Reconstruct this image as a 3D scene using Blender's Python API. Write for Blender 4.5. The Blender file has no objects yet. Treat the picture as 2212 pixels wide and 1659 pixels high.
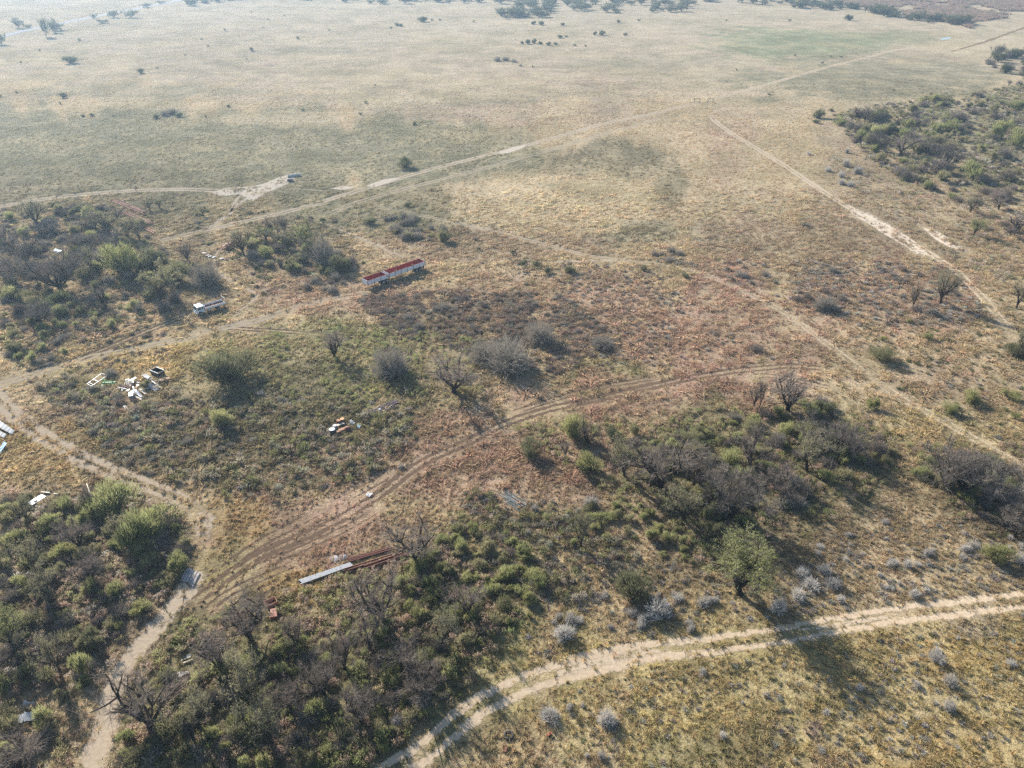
import bpy, math, random
import numpy as np
from mathutils import Vector, Matrix

R = math.radians
rnd = random.Random(7)
nrg = np.random.default_rng(11)
sc = bpy.context.scene
col = sc.collection

# ------------------------------------------------------------------ camera, light, exposure
PITCH, HGT, FPX = R(32.0), 80.0, 1587.3          # drone 80 m up; focal length in photo pixels (2212 wide)
cam_d = bpy.data.cameras.new('camera')
cam = bpy.data.objects.new('camera', cam_d)
col.objects.link(cam)
cam_d.sensor_fit = 'HORIZONTAL'
cam_d.sensor_width = 36.0
cam_d.lens = 36.0 * FPX / 2212.0
cam_d.clip_start, cam_d.clip_end = 0.5, 6000.0
cam.location = (0, 0, HGT)
cam.rotation_euler = (R(90) - PITCH, 0, 0)
sc.camera = cam

SUN_AZ, SUN_EL = R(-39.0), R(27.0)               # azimuth from +Y (camera heading), negative to the left
wd = bpy.data.worlds.new('World')
sc.world = wd
wd.use_nodes = True
wn = wd.node_tree
wn.nodes.clear()
sky = wn.nodes.new('ShaderNodeTexSky')
sky.sky_type = 'NISHITA'
sky.sun_disc = False
sky.sun_elevation = SUN_EL
sky.sun_rotation = SUN_AZ
sky.altitude = 1200
sky.air_density = 1.0
sky.dust_density = 1.0
bg = wn.nodes.new('ShaderNodeBackground')
bg.inputs['Strength'].default_value = 0.085
wo = wn.nodes.new('ShaderNodeOutputWorld')
wn.links.new(sky.outputs[0], bg.inputs['Color'])
wn.links.new(bg.outputs[0], wo.inputs['Surface'])

sun_d = bpy.data.lights.new('sun', 'SUN')
sun_d.energy = 5.0
sun_d.angle = R(0.5)
sun_d.color = (1.0, 0.945, 0.865)
sun = bpy.data.objects.new('sun', sun_d)
col.objects.link(sun)
sdir = Vector((math.sin(SUN_AZ) * math.cos(SUN_EL), math.cos(SUN_AZ) * math.cos(SUN_EL), math.sin(SUN_EL)))
sun.rotation_euler = sdir.to_track_quat('Z', 'Y').to_euler()
sun.location = sdir * 300

sc.view_settings.view_transform = 'Standard'
sc.view_settings.look = 'None'
sc.view_settings.exposure = 1.30
sc.view_settings.gamma = 1.0
sc.view_settings.use_curve_mapping = False
sc.render.engine = 'CYCLES'
cy = sc.cycles
cy.max_bounces = 5
cy.diffuse_bounces = 2
cy.glossy_bounces = 1
cy.transmission_bounces = 2
cy.volume_bounces = 0
cy.transparent_max_bounces = 6
cy.use_denoising = False
cy.use_adaptive_sampling = False
cy.caustics_reflective = False
cy.caustics_refractive = False

# ------------------------------------------------------------------ survey helpers (photo pixel <-> ground point)
CT, ST = math.cos(PITCH), math.sin(PITCH)

def at(px, py, z=0.0):
    u, v = (px - 1106.0) / FPX, (py - 829.5) / FPX
    k = (HGT - z) / (ST + v * CT)
    return Vector((u * k, (CT - v * ST) * k, z))

def proj(X, Y, Z=0.0):
    q = HGT - Z
    dep = Y * CT + q * ST
    return 1106.0 + FPX * X / dep, 829.5 + FPX * (q * CT - Y * ST) / dep

def height_at(base, py_top):
    v = (py_top - 829.5) / FPX
    return HGT - base.y * (ST + v * CT) / (CT - v * ST)

def mpp(p):                                       # metres per photo pixel at a ground point
    return (p.y * CT + HGT * ST) / FPX

# ------------------------------------------------------------------ small numpy noise
def _hash(ix, iy, seed):
    h = (ix.astype(np.int64) * 374761393 + iy.astype(np.int64) * 668265263 + seed * 1442695041) & 0x7fffffff
    h = ((h ^ (h >> 13)) * 1274126177) & 0x7fffffff
    return ((h ^ (h >> 16)) & 0xffff) / 65535.0

def vnoise(x, y, seed=0):
    ix, iy = np.floor(x), np.floor(y)
    fx, fy = x - ix, y - iy
    fx, fy = fx * fx * (3 - 2 * fx), fy * fy * (3 - 2 * fy)
    a, b = _hash(ix, iy, seed), _hash(ix + 1, iy, seed)
    c, d = _hash(ix, iy + 1, seed), _hash(ix + 1, iy + 1, seed)
    return (a + (b - a) * fx) * (1 - fy) + (c + (d - c) * fx) * fy

def fbm(x, y, seed=0, oct=4):
    s, a, t = 0.0, 0.5, 0.0
    for i in range(oct):
        s = s + a * vnoise(x * 2 ** i + 17.3 * i, y * 2 ** i - 9.1 * i, seed + i)
        t += a
        a *= 0.5
    return s / t

# ------------------------------------------------------------------ what grows where (colour of the ground and its grass)
C = dict(straw=(.37, .285, .165), dry=(.43, .345, .205), pale=(.375, .305, .19), gold=(.37, .265, .105), olive=(.14, .122, .065), ggreen=(.20, .18, .105),
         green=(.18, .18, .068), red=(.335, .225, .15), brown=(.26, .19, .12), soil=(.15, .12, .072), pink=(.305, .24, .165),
         mauve=(.23, .165, .14), lush=(.165, .185, .085), gstraw=(.385, .31, .145), dgreen=(.085, .10, .04))
BLOBS = [  # photo-measured patches: centre, half axes, kind, strength
    (1106, 60, 1500, 190, 'pink', .75), (1500, 40, 900, 120, 'pale', .35), (300, 195, 240, 16, 'ggreen', .5), (900, 215, 260, 14, 'ggreen', .45), (640, 150, 220, 12, 'brown', .4), (1120, 170, 200, 16, 'red', .35),
    (1420, 130, 160, 14, 'ggreen', .5), (700, 110, 180, 8, 'ggreen', .4), (1290, 190, 140, 12, 'brown', .4), (1200, 250, 330, 30, 'brown', .3),
    (350, 335, 620, 105, 'ggreen', 1.0), (830, 330, 330, 62, 'ggreen', .9), (560, 445, 460, 52, 'olive', .55),
    (250, 390, 330, 40, 'olive', .45), (620, 258, 160, 16, 'pale', .6), (420, 225, 200, 12, 'straw', .5), (900, 180, 330, 40, 'pale', .6),
    (1330, 350, 190, 52, 'olive', .8), (1060, 345, 140, 26, 'ggreen', .7), (1460, 400, 60, 70, 'olive', .7), (985, 470, 110, 45, 'olive', .75),
    (1400, 500, 180, 36, 'ggreen', .75), (760, 470, 160, 40, 'ggreen', .7), (1080, 530, 260, 35, 'brown', .65),
    (1240, 440, 250, 66, 'dry', .85),
    (1620, 330, 150, 130, 'straw', .8), (1570, 270, 60, 40, 'red', .5), (1560, 340, 40, 60, 'red', .3), (1560, 480, 200, 60, 'pale', .45),
    (1730, 520, 260, 50, 'brown', .65), (1680, 590, 330, 30, 'brown', .4), (1650, 200, 250, 60, 'pale', .5), (1850, 290, 120, 40, 'pink', .5),
    (1720, 92, 185, 34, 'lush', .9), (1970, 84, 80, 18, 'lush', .6), (1900, 172, 290, 50, 'ggreen', .9), (1960, 175, 200, 34, 'olive', .45),
    (2130, 90, 120, 40, 'pale', .8), (2000, 230, 200, 20, 'pale', .5),
    (1990, 420, 260, 150, 'brown', .55), (2100, 280, 160, 70, 'ggreen', .6),
    (1500, 720, 350, 130, 'red', .85), (1270, 640, 260, 60, 'red', .55), (1950, 660, 260, 90, 'red', .6), (1020, 690, 260, 60, 'brown', .7),
    (700, 640, 190, 40, 'red', .65), (620, 600, 120, 40, 'brown', .5), (260, 740, 200, 30, 'red', .45),
    (760, 790, 330, 100, 'green', .5), (560, 850, 260, 80, 'olive', .7), (1000, 780, 200, 90, 'brown', .5), (1310, 815, 130, 50, 'green', .6),
    (330, 800, 170, 80, 'gstraw', .5), (330, 790, 110, 40, 'gold', .4), (420, 900, 330, 90, 'olive', .45), (300, 900, 140, 40, 'red', .4), (250, 930, 260, 70, 'brown', .6), (90, 990, 160, 70, 'gold', .5), (600, 960, 320, 90, 'olive', .6),
    (850, 1010, 220, 60, 'red', .6), (640, 1170, 240, 95, 'red', .95), (1000, 950, 110, 60, 'red', .7), (1450, 860, 330, 70, 'red', .9),
    (1230, 985, 190, 70, 'red', .75), (1130, 1060, 200, 46, 'red', .7), (500, 1130, 70, 50, 'gold', .6), (470, 1240, 70, 70, 'gstraw', .7),
    (650, 1275, 100, 46, 'gold', .7), (480, 1330, 130, 70, 'red', .5),
    (2030, 860, 260, 150, 'straw', .85), (2080, 830, 140, 60, 'red', .35), (2060, 930, 200, 60, 'gstraw', .5),
    (1800, 1480, 800, 260, 'gstraw', .9), (1850, 1230, 460, 130, 'straw', .8), (1300, 1240, 230, 90, 'straw', .5), (2050, 1410, 150, 40, 'gold', .6), (1950, 1620, 250, 60, 'gold', .5),
    (1300, 1560, 330, 90, 'gstraw', .6), (1100, 1600, 110, 50, 'brown', .5), (2120, 1350, 45, 32, 'pale', .9), (1620, 1620, 110, 50, 'olive', .4), (1480, 1630, 90, 40, 'green', .4),
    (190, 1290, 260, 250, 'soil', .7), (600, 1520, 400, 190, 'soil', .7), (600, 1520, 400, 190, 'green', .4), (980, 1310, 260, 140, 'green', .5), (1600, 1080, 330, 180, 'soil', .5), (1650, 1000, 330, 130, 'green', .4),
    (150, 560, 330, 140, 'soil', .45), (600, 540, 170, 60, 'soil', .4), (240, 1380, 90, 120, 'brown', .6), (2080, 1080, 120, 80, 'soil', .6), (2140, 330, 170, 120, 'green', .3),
    (1765, 1585, 27, 26, 'mauve', 1.0), (1675, 1575, 24, 24, 'pink', .5),
]

def ground_col(X, Y):
    X, Y = np.asarray(X, float), np.asarray(Y, float)
    Yc = np.maximum(Y, 30.0)
    px, py = proj(X, Yc)
    out = np.empty((len(X), 3))
    out[:] = C['straw']
    lam = 0.11 * np.minimum(Yc, 420.0)
    jit = fbm(X / lam, Y / lam, 3, 4) - 0.5
    jit2 = fbm(X / lam * 4.5, Y / lam * 4.5, 9, 4) - 0.5
    for cx, cy_, rx, ry, kind, s in BLOBS:
        r = np.hypot((px - cx) / rx, (py - cy_) / ry) + jit * 1.0 + jit2 * 1.15
        w = np.clip((1.14 - r) / 0.36, 0, 1)
        w = (w * w * (3 - 2 * w) * s)[:, None]
        out = out * (1 - w) + np.array(C[kind]) * w
    m = (0.82 + 0.36 * fbm(X / 6.0, Y / 6.0, 21, 3))[:, None]
    return out * m * np.array((.995, .985, 1.03))

# ------------------------------------------------------------------ materials
MATS = {}

def mat(name):
    m = bpy.data.materials.new(name)
    m.use_nodes = True
    nt = m.node_tree
    nt.nodes.clear()
    o = nt.nodes.new('ShaderNodeOutputMaterial')
    MATS[name] = m
    return m, nt, o

def N(nt, t, **kw):
    n = nt.nodes.new('ShaderNode' + t)
    for k, v in kw.items():
        if k in n.inputs:
            n.inputs[k].default_value = v
        else:
            setattr(n, k, v)
    return n

def noise(nt, scale, detail=4, rough=.6, vec=None):
    n = N(nt, 'TexNoise', Scale=scale, Detail=detail, Roughness=rough)
    if vec is not None:
        nt.links.new(vec, n.inputs['Vector'])
    return n

def maprange(nt, val, a, b, c, d):
    n = N(nt, 'MapRange')
    n.inputs['From Min'].default_value, n.inputs['From Max'].default_value = a, b
    n.inputs['To Min'].default_value, n.inputs['To Max'].default_value = c, d
    nt.links.new(val, n.inputs['Value'])
    return n.outputs[0]

def mixc(nt, fac, a, b, mode='MIX'):
    n = nt.nodes.new('ShaderNodeMix')
    n.data_type = 'RGBA'
    n.blend_type = mode
    for s, v in ((n.inputs['Factor'], fac), (n.inputs[6], a), (n.inputs[7], b)):
        if isinstance(v, bpy.types.NodeSocket):
            nt.links.new(v, s)
        elif isinstance(v, (tuple, list)):
            s.default_value = (*v[:3], 1.0)
        else:
            s.default_value = v
    return n.outputs[2]

def mat_ground():
    m, nt, o = mat('ground_veld')
    L = nt.links.new
    geo = N(nt, 'NewGeometry')
    pos = geo.outputs['Position']
    a = N(nt, 'Attribute', attribute_name='col')
    base = a.outputs['Color']
    n1 = noise(nt, 0.045, 6, .62, pos)
    base = mixc(nt, maprange(nt, n1.outputs[0], .42, .58, 0, .7), base, mixc(nt, 1.0, base, (.62, .64, .54), 'MULTIPLY'))
    n1b = noise(nt, 0.02, 5, .65, pos)
    base = mixc(nt, maprange(nt, n1b.outputs[0], .50, .62, 0, .6), base, mixc(nt, .6, base, (.42, .33, .19)))
    n1d = noise(nt, 0.11, 6, .68, pos)
    base = mixc(nt, maprange(nt, n1d.outputs[0], .50, .60, 0, .5), base, mixc(nt, .6, base, (.46, .365, .215)))
    n1c = noise(nt, 0.011, 6, .6, pos)
    base = mixc(nt, maprange(nt, n1c.outputs[0], .46, .6, 0, .5), base, mixc(nt, 1.0, base, (.70, .70, .58), 'MULTIPLY'))
    n2 = noise(nt, 0.45, 6, .7, pos)
    f2 = maprange(nt, n2.outputs[0], .3, .72, .62, 1.32)
    n3 = noise(nt, 2.6, 5, .75, pos)
    f3 = maprange(nt, n3.outputs[0], .3, .7, .66, 1.3)
    mu = N(nt, 'Math', operation='MULTIPLY')
    L(f2, mu.inputs[0]); L(f3, mu.inputs[1])
    base = mixc(nt, 1.0, base, mu.outputs[0], 'MULTIPLY')
    bs = N(nt, 'BsdfPrincipled', Roughness=1.0)
    bs.inputs['Specular IOR Level'].default_value = 0.0
    bs.inputs['Sheen Weight'].default_value = 0.12
    bs.inputs['Sheen Roughness'].default_value = 0.5
    bs.inputs['Sheen Tint'].default_value = (1, .93, .82, 1)
    L(base, bs.inputs['Base Color'])
    bp = N(nt, 'Bump', Strength=0.75, Distance=0.5)
    add = N(nt, 'Math', operation='MULTIPLY_ADD')
    L(n2.outputs[0], add.inputs[0]); add.inputs[1].default_value = 2.0
    L(n3.outputs[0], add.inputs[2])
    L(add.outputs[0], bp.inputs['Height'])
    L(bp.outputs[0], bs.inputs['Normal'])
    L(bs.outputs[0], o.inputs['Surface'])
    return m

def mat_track(name, ca, cb, lo, hi, kind):
    """bare earth worn into the grass: UV.x runs along, UV.y across (-1..1); noise frays the edges."""
    m, nt, o = mat(name)
    L = nt.links.new
    geo = N(nt, 'NewGeometry')
    uv = N(nt, 'UVMap', uv_map='across')
    sp = N(nt, 'SeparateXYZ')
    L(uv.outputs[0], sp.inputs[0])
    ab = N(nt, 'Math', operation='ABSOLUTE')
    L(sp.outputs[1], ab.inputs[0])
    if kind == 'ruts':
        d = N(nt, 'Math', operation='SUBTRACT'); L(ab.outputs[0], d.inputs[0]); d.inputs[1].default_value = 0.52
        e = N(nt, 'Math', operation='ABSOLUTE'); L(d.outputs[0], e.inputs[0])
        prof = maprange(nt, e.outputs[0], 0.05, 0.42, 1.0, -0.1)
    else:
        prof = maprange(nt, ab.outputs[0], 0.25, 1.0, 1.0, 0.0)
    na = noise(nt, 1.1, 6, .75, geo.outputs['Position'])
    nb = noise(nt, 0.09, 4, .6, geo.outputs['Position'])
    at_ = N(nt, 'Attribute', attribute_name='wear')
    s1 = N(nt, 'Math', operation='ADD'); L(prof, s1.inputs[0]); L(maprange(nt, na.outputs[0], .25, .75, -.8, .8), s1.inputs[1])
    s2 = N(nt, 'Math', operation='ADD'); L(s1.outputs[0], s2.inputs[0]); L(maprange(nt, nb.outputs[0], .25, .75, -.35, .35), s2.inputs[1])
    s3 = N(nt, 'Math', operation='ADD'); L(s2.outputs[0], s3.inputs[0]); L(at_.outputs['Fac'], s3.inputs[1])
    alpha = maprange(nt, s3.outputs[0], lo, hi, 0, 1)
    nc = noise(nt, 1.6, 5, .7, geo.outputs['Position'])
    c = mixc(nt, maprange(nt, nc.outputs[0], .3, .7, 0, 1), ca, cb)
    bs = N(nt, 'BsdfDiffuse', Roughness=.6)
    L(c, bs.inputs['Color'])
    bp = N(nt, 'Bump', Strength=.5, Distance=.15)
    L(nc.outputs[0], bp.inputs['Height']); L(bp.outputs[0], bs.inputs['Normal'])
    tr = N(nt, 'BsdfTransparent')
    mx = N(nt, 'MixShader')
    L(alpha, mx.inputs[0]); L(tr.outputs[0], mx.inputs[1]); L(bs.outputs[0], mx.inputs[2])
    L(mx.outputs[0], o.inputs['Surface'])
    return m

def mat_plant(name, c1, c2, trans=.3, instancer=False, tint_lo=.68, tint_hi=1.4):
    """leaf, twig or grass: colour c1..c2 by plant, value by leaf."""
    m, nt, o = mat(name)
    L = nt.links.new
    if instancer:
        a = N(nt, 'Attribute', attribute_name='col', attribute_type='INSTANCER')
        base = a.outputs['Color']
    else:
        oi = N(nt, 'ObjectInfo')
        base = mixc(nt, oi.outputs['Random'], c1, c2)
    t = N(nt, 'Attribute', attribute_name='tint')
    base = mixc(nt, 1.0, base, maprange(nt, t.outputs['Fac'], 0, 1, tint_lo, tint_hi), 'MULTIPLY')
    df = N(nt, 'BsdfDiffuse', Roughness=.5)
    L(base, df.inputs['Color'])
    if trans > 0:
        tl = N(nt, 'BsdfTranslucent')
        L(base, tl.inputs['Color'])
        mx = N(nt, 'MixShader')
        mx.inputs[0].default_value = trans
        L(df.outputs[0], mx.inputs[1]); L(tl.outputs[0], mx.inputs[2])
        L(mx.outputs[0], o.inputs['Surface'])
    else:
        L(df.outputs[0], o.inputs['Surface'])
    return m

def mat_hard(name, c, rough=.6, metal=0.0, dirt=(.16, .11, .07), dirt_amt=.4, dscale=1.5, c2=None):
    """paint, steel, timber with stains"""
    m, nt, o = mat(name)
    L = nt.links.new
    tc = N(nt, 'TexCoord')
    n1 = noise(nt, dscale, 6, .7, tc.outputs['Object'])
    n2 = noise(nt, dscale * 5, 4, .6, tc.outputs['Object'])
    b = c
    if c2 is not None:
        b = mixc(nt, maprange(nt, n2.outputs[0], .35, .65, 0, 1), c, c2)
    b = mixc(nt, maprange(nt, n1.outputs[0], .48, .72, 0, dirt_amt), b, dirt)
    bs = N(nt, 'BsdfPrincipled', Metallic=metal)
    L(b, bs.inputs['Base Color'])
    L(maprange(nt, n2.outputs[0], .3, .7, max(rough - .12, .05), min(rough + .15, 1)), bs.inputs['Roughness'])
    L(bs.outputs[0], o.inputs['Surface'])
    return m

mat_ground()
mat_track('sandy_ruts', (.64, .51, .355), (.46, .355, .235), .45, .7, 'ruts')
mat_track('faint_ruts', (.56, .45, .31), (.46, .36, .24), .55, .85, 'ruts')
mat_track('crushed_grass_shade_ruts', (.15, .098, .064), (.235, .16, .102), .42, .72, 'ruts')  # crushed grass, its colour darkened further to stand for shadow in the ruts
mat_track('sandy_path', (.62, .50, .355), (.46, .36, .245), .40, .65, 'path')
mat_track('bare_sand', (.74, .62, .47), (.60, .49, .36), .38, .58, 'path')
mat_track('worn_footpath', (.20, .145, .09), (.28, .20, .12), .4, .75, 'path')
mat_track('far_gravel', (.62, .58, .54), (.55, .5, .46), .2, .5, 'path')

# ------------------------------------------------------------------ mesh helpers
def link(name, me, parent=None, loc=None):
    o = bpy.data.objects.new(name, me)
    col.objects.link(o)
    if parent is not None:
        o.parent = parent
    if loc is not None:
        o.location = loc
    return o

def tag(o, label, cat, group=None):
    o['label'] = label
    o['category'] = cat
    o['kind'] = 'thing'
    if group:
        o['group'] = group
    return o

def empty(name, loc, rz=0.0, sc_=1.0):
    o = bpy.data.objects.new(name, None)
    col.objects.link(o)
    o.location = loc
    o.rotation_euler = (0, 0, rz)
    o.scale = (sc_,) * 3 if isinstance(sc_, (int, float)) else sc_
    o.empty_display_size = .3
    return o

def mesh_np(name, V, F, material, tint=None, smooth=False):
    """V (n,3); F (m,k) all faces of one size k"""
    V = np.asarray(V, np.float32)
    F = np.asarray(F, np.int32)
    me = bpy.data.meshes.new(name)
    me.vertices.add(len(V))
    me.vertices.foreach_set('co', V.ravel())
    k = F.shape[1]
    me.loops.add(F.size)
    me.loops.foreach_set('vertex_index', F.ravel())
    me.polygons.add(len(F))
    me.polygons.foreach_set('loop_start', np.arange(0, F.size, k, dtype=np.int32))
    me.polygons.foreach_set('loop_total', np.full(len(F), k, np.int32))
    if smooth:
        me.polygons.foreach_set('use_smooth', np.ones(len(F), bool))
    me.update(calc_edges=True)
    if tint is not None:
        a = me.attributes.new('tint', 'FLOAT', 'POINT')
        a.data.foreach_set('value', np.asarray(tint, np.float32))
    me.materials.append(MATS[material])
    return me

class MB:
    """collects boxes, bars, tubes and quads into one mesh"""
    def __init__(self):
        self.v, self.f = [], []

    def box(self, x0, x1, y0, y1, z0, z1, M=None):
        b = len(self.v)
        for p in ((x0, y0, z0), (x1, y0, z0), (x1, y1, z0), (x0, y1, z0), (x0, y0, z1), (x1, y0, z1), (x1, y1, z1), (x0, y1, z1)):
            self.v.append(tuple(M @ Vector(p)) if M is not None else p)
        for q in ((0, 3, 2, 1), (4, 5, 6, 7), (0, 1, 5, 4), (1, 2, 6, 5), (2, 3, 7, 6), (3, 0, 4, 7)):
            self.f.append(tuple(b + i for i in q))
        return self

    def prism(self, prof, y0, y1):
        """profile in x,z extruded along y"""
        b, n = len(self.v), len(prof)
        for y in (y0, y1):
            for x, z in prof:
                self.v.append((x, y, z))
        self.f.append(tuple(b + i for i in range(n)))
        self.f.append(tuple(b + n + i for i in reversed(range(n))))
        for i in range(n):
            j = (i + 1) % n
            self.f.append((b + j, b + i, b + n + i, b + n + j))
        return self

    def tube(self, pts, r, n=8, cap=True):
        pts = [Vector(p) for p in pts]
        rs = r if isinstance(r, (list, tuple)) else [r] * len(pts)
        b = len(self.v)
        for i, p in enumerate(pts):
            d = (pts[min(i + 1, len(pts) - 1)] - pts[max(i - 1, 0)]).normalized()
            a = d.orthogonal().normalized() if i == 0 else (a - d * a.dot(d)).normalized()
            c = d.cross(a)
            for k in range(n):
                t = 2 * math.pi * k / n
                self.v.append(tuple(p + (a * math.cos(t) + c * math.sin(t)) * rs[i]))
        for i in range(len(pts) - 1):
            for k in range(n):
                k2 = (k + 1) % n
                self.f.append((b + i * n + k, b + i * n + k2, b + (i + 1) * n + k2, b + (i + 1) * n + k))
        if cap:
            self.f.append(tuple(b + k for k in reversed(range(n))))
            e = b + (len(pts) - 1) * n
            self.f.append(tuple(e + k for k in range(n)))
        return self

    def bar(self, p, q, w, h, up=(0, 0, 1)):
        p, q = Vector(p), Vector(q)
        d = (q - p)
        L_ = d.length
        d.normalize()
        u = Vector(up)
        s = d.cross(u)
        if s.length < 1e-4:
            s = d.cross(Vector((1, 0, 0)))
        s.normalize()
        u = s.cross(d)
        M = Matrix((d, s, u)).transposed().to_4x4()
        M.translation = p
        return self.box(0, L_, -w / 2, w / 2, -h / 2, h / 2, M)

    def build(self, name, material, parent=None, loc=None, bevel=0.0, smooth=False):
        me = bpy.data.meshes.new(name)
        me.from_pydata(self.v, [], self.f)
        me.materials.append(MATS[material])
        if smooth:
            for p in me.polygons:
                p.use_smooth = True
        o = link(name, me, parent, loc)
        if bevel:
            b = o.modifiers.new('bevel', 'BEVEL')
            b.width = bevel
            b.segments = 2
            b.limit_method = 'ANGLE'
        return o

def structure(o):
    o['kind'] = 'structure'
    return o

# ------------------------------------------------------------------ ground sheet
def graded(parts):
    out = []
    for a, b, st in parts:
        out += list(np.arange(a, b, st))
    out.append(parts[-1][1])
    return np.array(out, float)

gx = graded([(-2500, -800, 100), (-800, -260, 4.5), (-260, 260, 1.5), (260, 800, 4.5), (800, 2500, 100)])
gy = graded([(-2500, -60, 120), (-60, 36, 8), (36, 300, 1.6), (300, 640, 2.2), (640, 1180, 5), (1180, 2500, 110)])
GX, GY = np.meshgrid(gx, gy)
gxf, gyf = GX.ravel(), GY.ravel()
nx_, ny_ = len(gx), len(gy)
idx = np.arange(nx_ * ny_).reshape(ny_, nx_)
gF = np.stack([idx[:-1, :-1], idx[:-1, 1:], idx[1:, 1:], idx[1:, :-1]], -1).reshape(-1, 4)
gV = np.stack([gxf, gyf, np.zeros_like(gxf)], -1)
g_me = mesh_np('ground', gV, gF, 'ground_veld')
g_rgb = np.ones((len(gxf), 4), np.float32)
g_rgb[:, :3] = ground_col(gxf, gyf)
ga = g_me.attributes.new('col', 'FLOAT_COLOR', 'POINT')
ga.data.foreach_set('color', g_rgb.ravel())
structure(link('ground', g_me))

# ------------------------------------------------------------------ tracks and paths
def smooth_line(pts, step):
    P = [at(*p) for p in pts]
    P = [P[0] * 2 - P[1]] + P + [P[-1] * 2 - P[-2]]
    out = []
    for i in range(1, len(P) - 2):
        n = max(2, int((P[i + 1] - P[i]).length / step))
        for k in range(n):
            t = k / n
            a, b, c, d = P[i - 1], P[i], P[i + 1], P[i + 2]
            out.append(.5 * ((2 * b) + (c - a) * t + (2 * a - 5 * b + 4 * c - d) * t * t + (3 * b - a - 3 * c + d) * t ** 3))
    out.append(P[-2])
    return out

TRACKS = []                                       # (points, half width) kept clear of grass and shrubs

def track(name, pts, width, material, z, wear=0.0, wears=None, step=None, clear=1.0):
    p0 = at(*pts[len(pts) // 2])
    L_ = smooth_line(pts, step or max(.6, p0.y * .008))
    n = len(L_)
    A = np.array([(p.x, p.y) for p in L_])
    T = np.gradient(A, axis=0)
    T /= np.maximum(np.linalg.norm(T, axis=1), 1e-6)[:, None]
    S = np.stack([-T[:, 1], T[:, 0]], -1)
    u = np.linspace(0, 1, n)
    wv = np.full(n, wear) if wears is None else np.interp(u, *zip(*wears))
    fade = np.clip(np.minimum(u, 1 - u) * n / 6.0, 0, 1)
    wv = wv - (1 - fade) * 0.5 + (fbm(A[:, 0] / 11, A[:, 1] / 11, 41, 3) - .5) * .9
    wob = (fbm(A[:, 0] / 9, A[:, 1] / 9, 31, 3) - .5) * width * .25
    V, F, UV, W = [], [], [], []
    K = 5
    for i in range(n):
        for k in range(K):
            t = -1 + 2 * k / (K - 1)
            q = A[i] + S[i] * (t * width / 2 + wob[i])
            V.append((q[0], q[1], z)); UV.append((i, t)); W.append(wv[i])
    for i in range(n - 1):
        for k in range(K - 1):
            a = i * K + k
            F.append((a, a + 1, a + K + 1, a + K))
    me = mesh_np(name, V, F, material)
    if me.polygons[0].normal.z < 0:
        me.flip_normals()
    uvl = me.uv_layers.new(name='across')
    li = np.empty(len(me.loops), np.int32)
    me.loops.foreach_get('vertex_index', li)
    uvl.data.foreach_set('uv', np.array(UV, np.float32)[li].ravel())
    at_ = me.attributes.new('wear', 'FLOAT', 'POINT')
    at_.data.foreach_set('value', np.array(W, np.float32))
    if 'ruts' in material:
        k = (.5 if material == 'sandy_ruts' else .66) * min(1.6, max(1.0, p0.y / 170))
        for sg in (-1, 1):
            TRACKS.append((A + S * (sg * .26 * width + wob[:, None]), width * .2 * k * 1.6))
    else:
        TRACKS.append((A, width / 2 * clear * .8))
    return structure(link(name, me))

def patch(name, poly, z, material='bare_sand', wear=.3):
    """irregular bare patch: rings shrinking towards the centre carry the worn profile"""
    P = smooth_line(poly + [poly[0]], 1.2)
    A = np.array([(p.x, p.y) for p in P])
    cen = A.mean(0)
    V, F, UV = [], [], []
    n = len(A)
    rings = (1.12, .9, .6, .05)
    for r, t in zip(rings, (1.0, .6, .2, 0)):
        for q in A:
            w = cen + (q - cen) * r
            V.append((w[0], w[1], z)); UV.append((0, t))
    for k in range(len(rings) - 1):
        for i in range(n):
            j = (i + 1) % n
            F.append((k * n + i, k * n + j, (k + 1) * n + j, (k + 1) * n + i))
    me = mesh_np(name, V, F, material)
    if me.polygons[0].normal.z < 0:
        me.flip_normals()
    uvl = me.uv_layers.new(name='across')
    li = np.empty(len(me.loops), np.int32)
    me.loops.foreach_get('vertex_index', li)
    uvl.data.foreach_set('uv', np.array(UV, np.float32)[li].ravel())
    at_ = me.attributes.new('wear', 'FLOAT', 'POINT')
    at_.data.foreach_set('value', np.full(len(V), wear, np.float32))
    TRACKS.append((A, 1.0))
    return structure(link(name, me))

track('dirt_road', [(345, 520), (480, 489), (640, 452), (750, 419), (860, 386), (980, 353), (1106, 322), (1200, 296), (1300, 269), (1400, 247), (1480, 229), (1510, 222)], 3.8, 'sandy_ruts', .012, wears=[(0, .4), (.5, .38), (1, .5)])
track('dirt_road', [(1525, 218), (1600, 198), (1700, 170), (1780, 147), (1860, 127), (1923, 111), (1990, 98)], 4.0, 'sandy_ruts', .012, .35)
track('dirt_road', [(2050, 113), (2110, 96), (2160, 79), (2260, 42)], 5.0, 'worn_footpath', .012, -.05)
track('side_track', [(690, 470), (800, 428), (960, 386), (1120, 343), (1300, 292), (1440, 252)], 3.6, 'faint_ruts', .008, .2)
track('dirt_road', [(-60, 456), (0, 446), (75, 433), (180, 420), (290, 412), (390, 409), (480, 412)], 4.6, 'sandy_ruts', .012, .5)
track('dirt_path', [(540, 424), (512, 443), (495, 462), (470, 480), (440, 497)], 1.8, 'sandy_path', .012, .4)
track('dirt_path', [(520, 420), (506, 440), (498, 458)], 1.4, 'sandy_path', .012, .3)
track('dirt_path', [(560, 415), (640, 408), (700, 412), (760, 405)], 1.6, 'sandy_path', .009, -.25)
patch('bare_sand', [(462, 415), (495, 405), (540, 403), (572, 396), (600, 384), (640, 374), (628, 392), (603, 404), (575, 416), (545, 431), (522, 420), (490, 421)], .016)
patch('bare_sand', [(795, 400), (830, 388), (862, 384), (840, 394), (810, 403)], .016)
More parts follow.
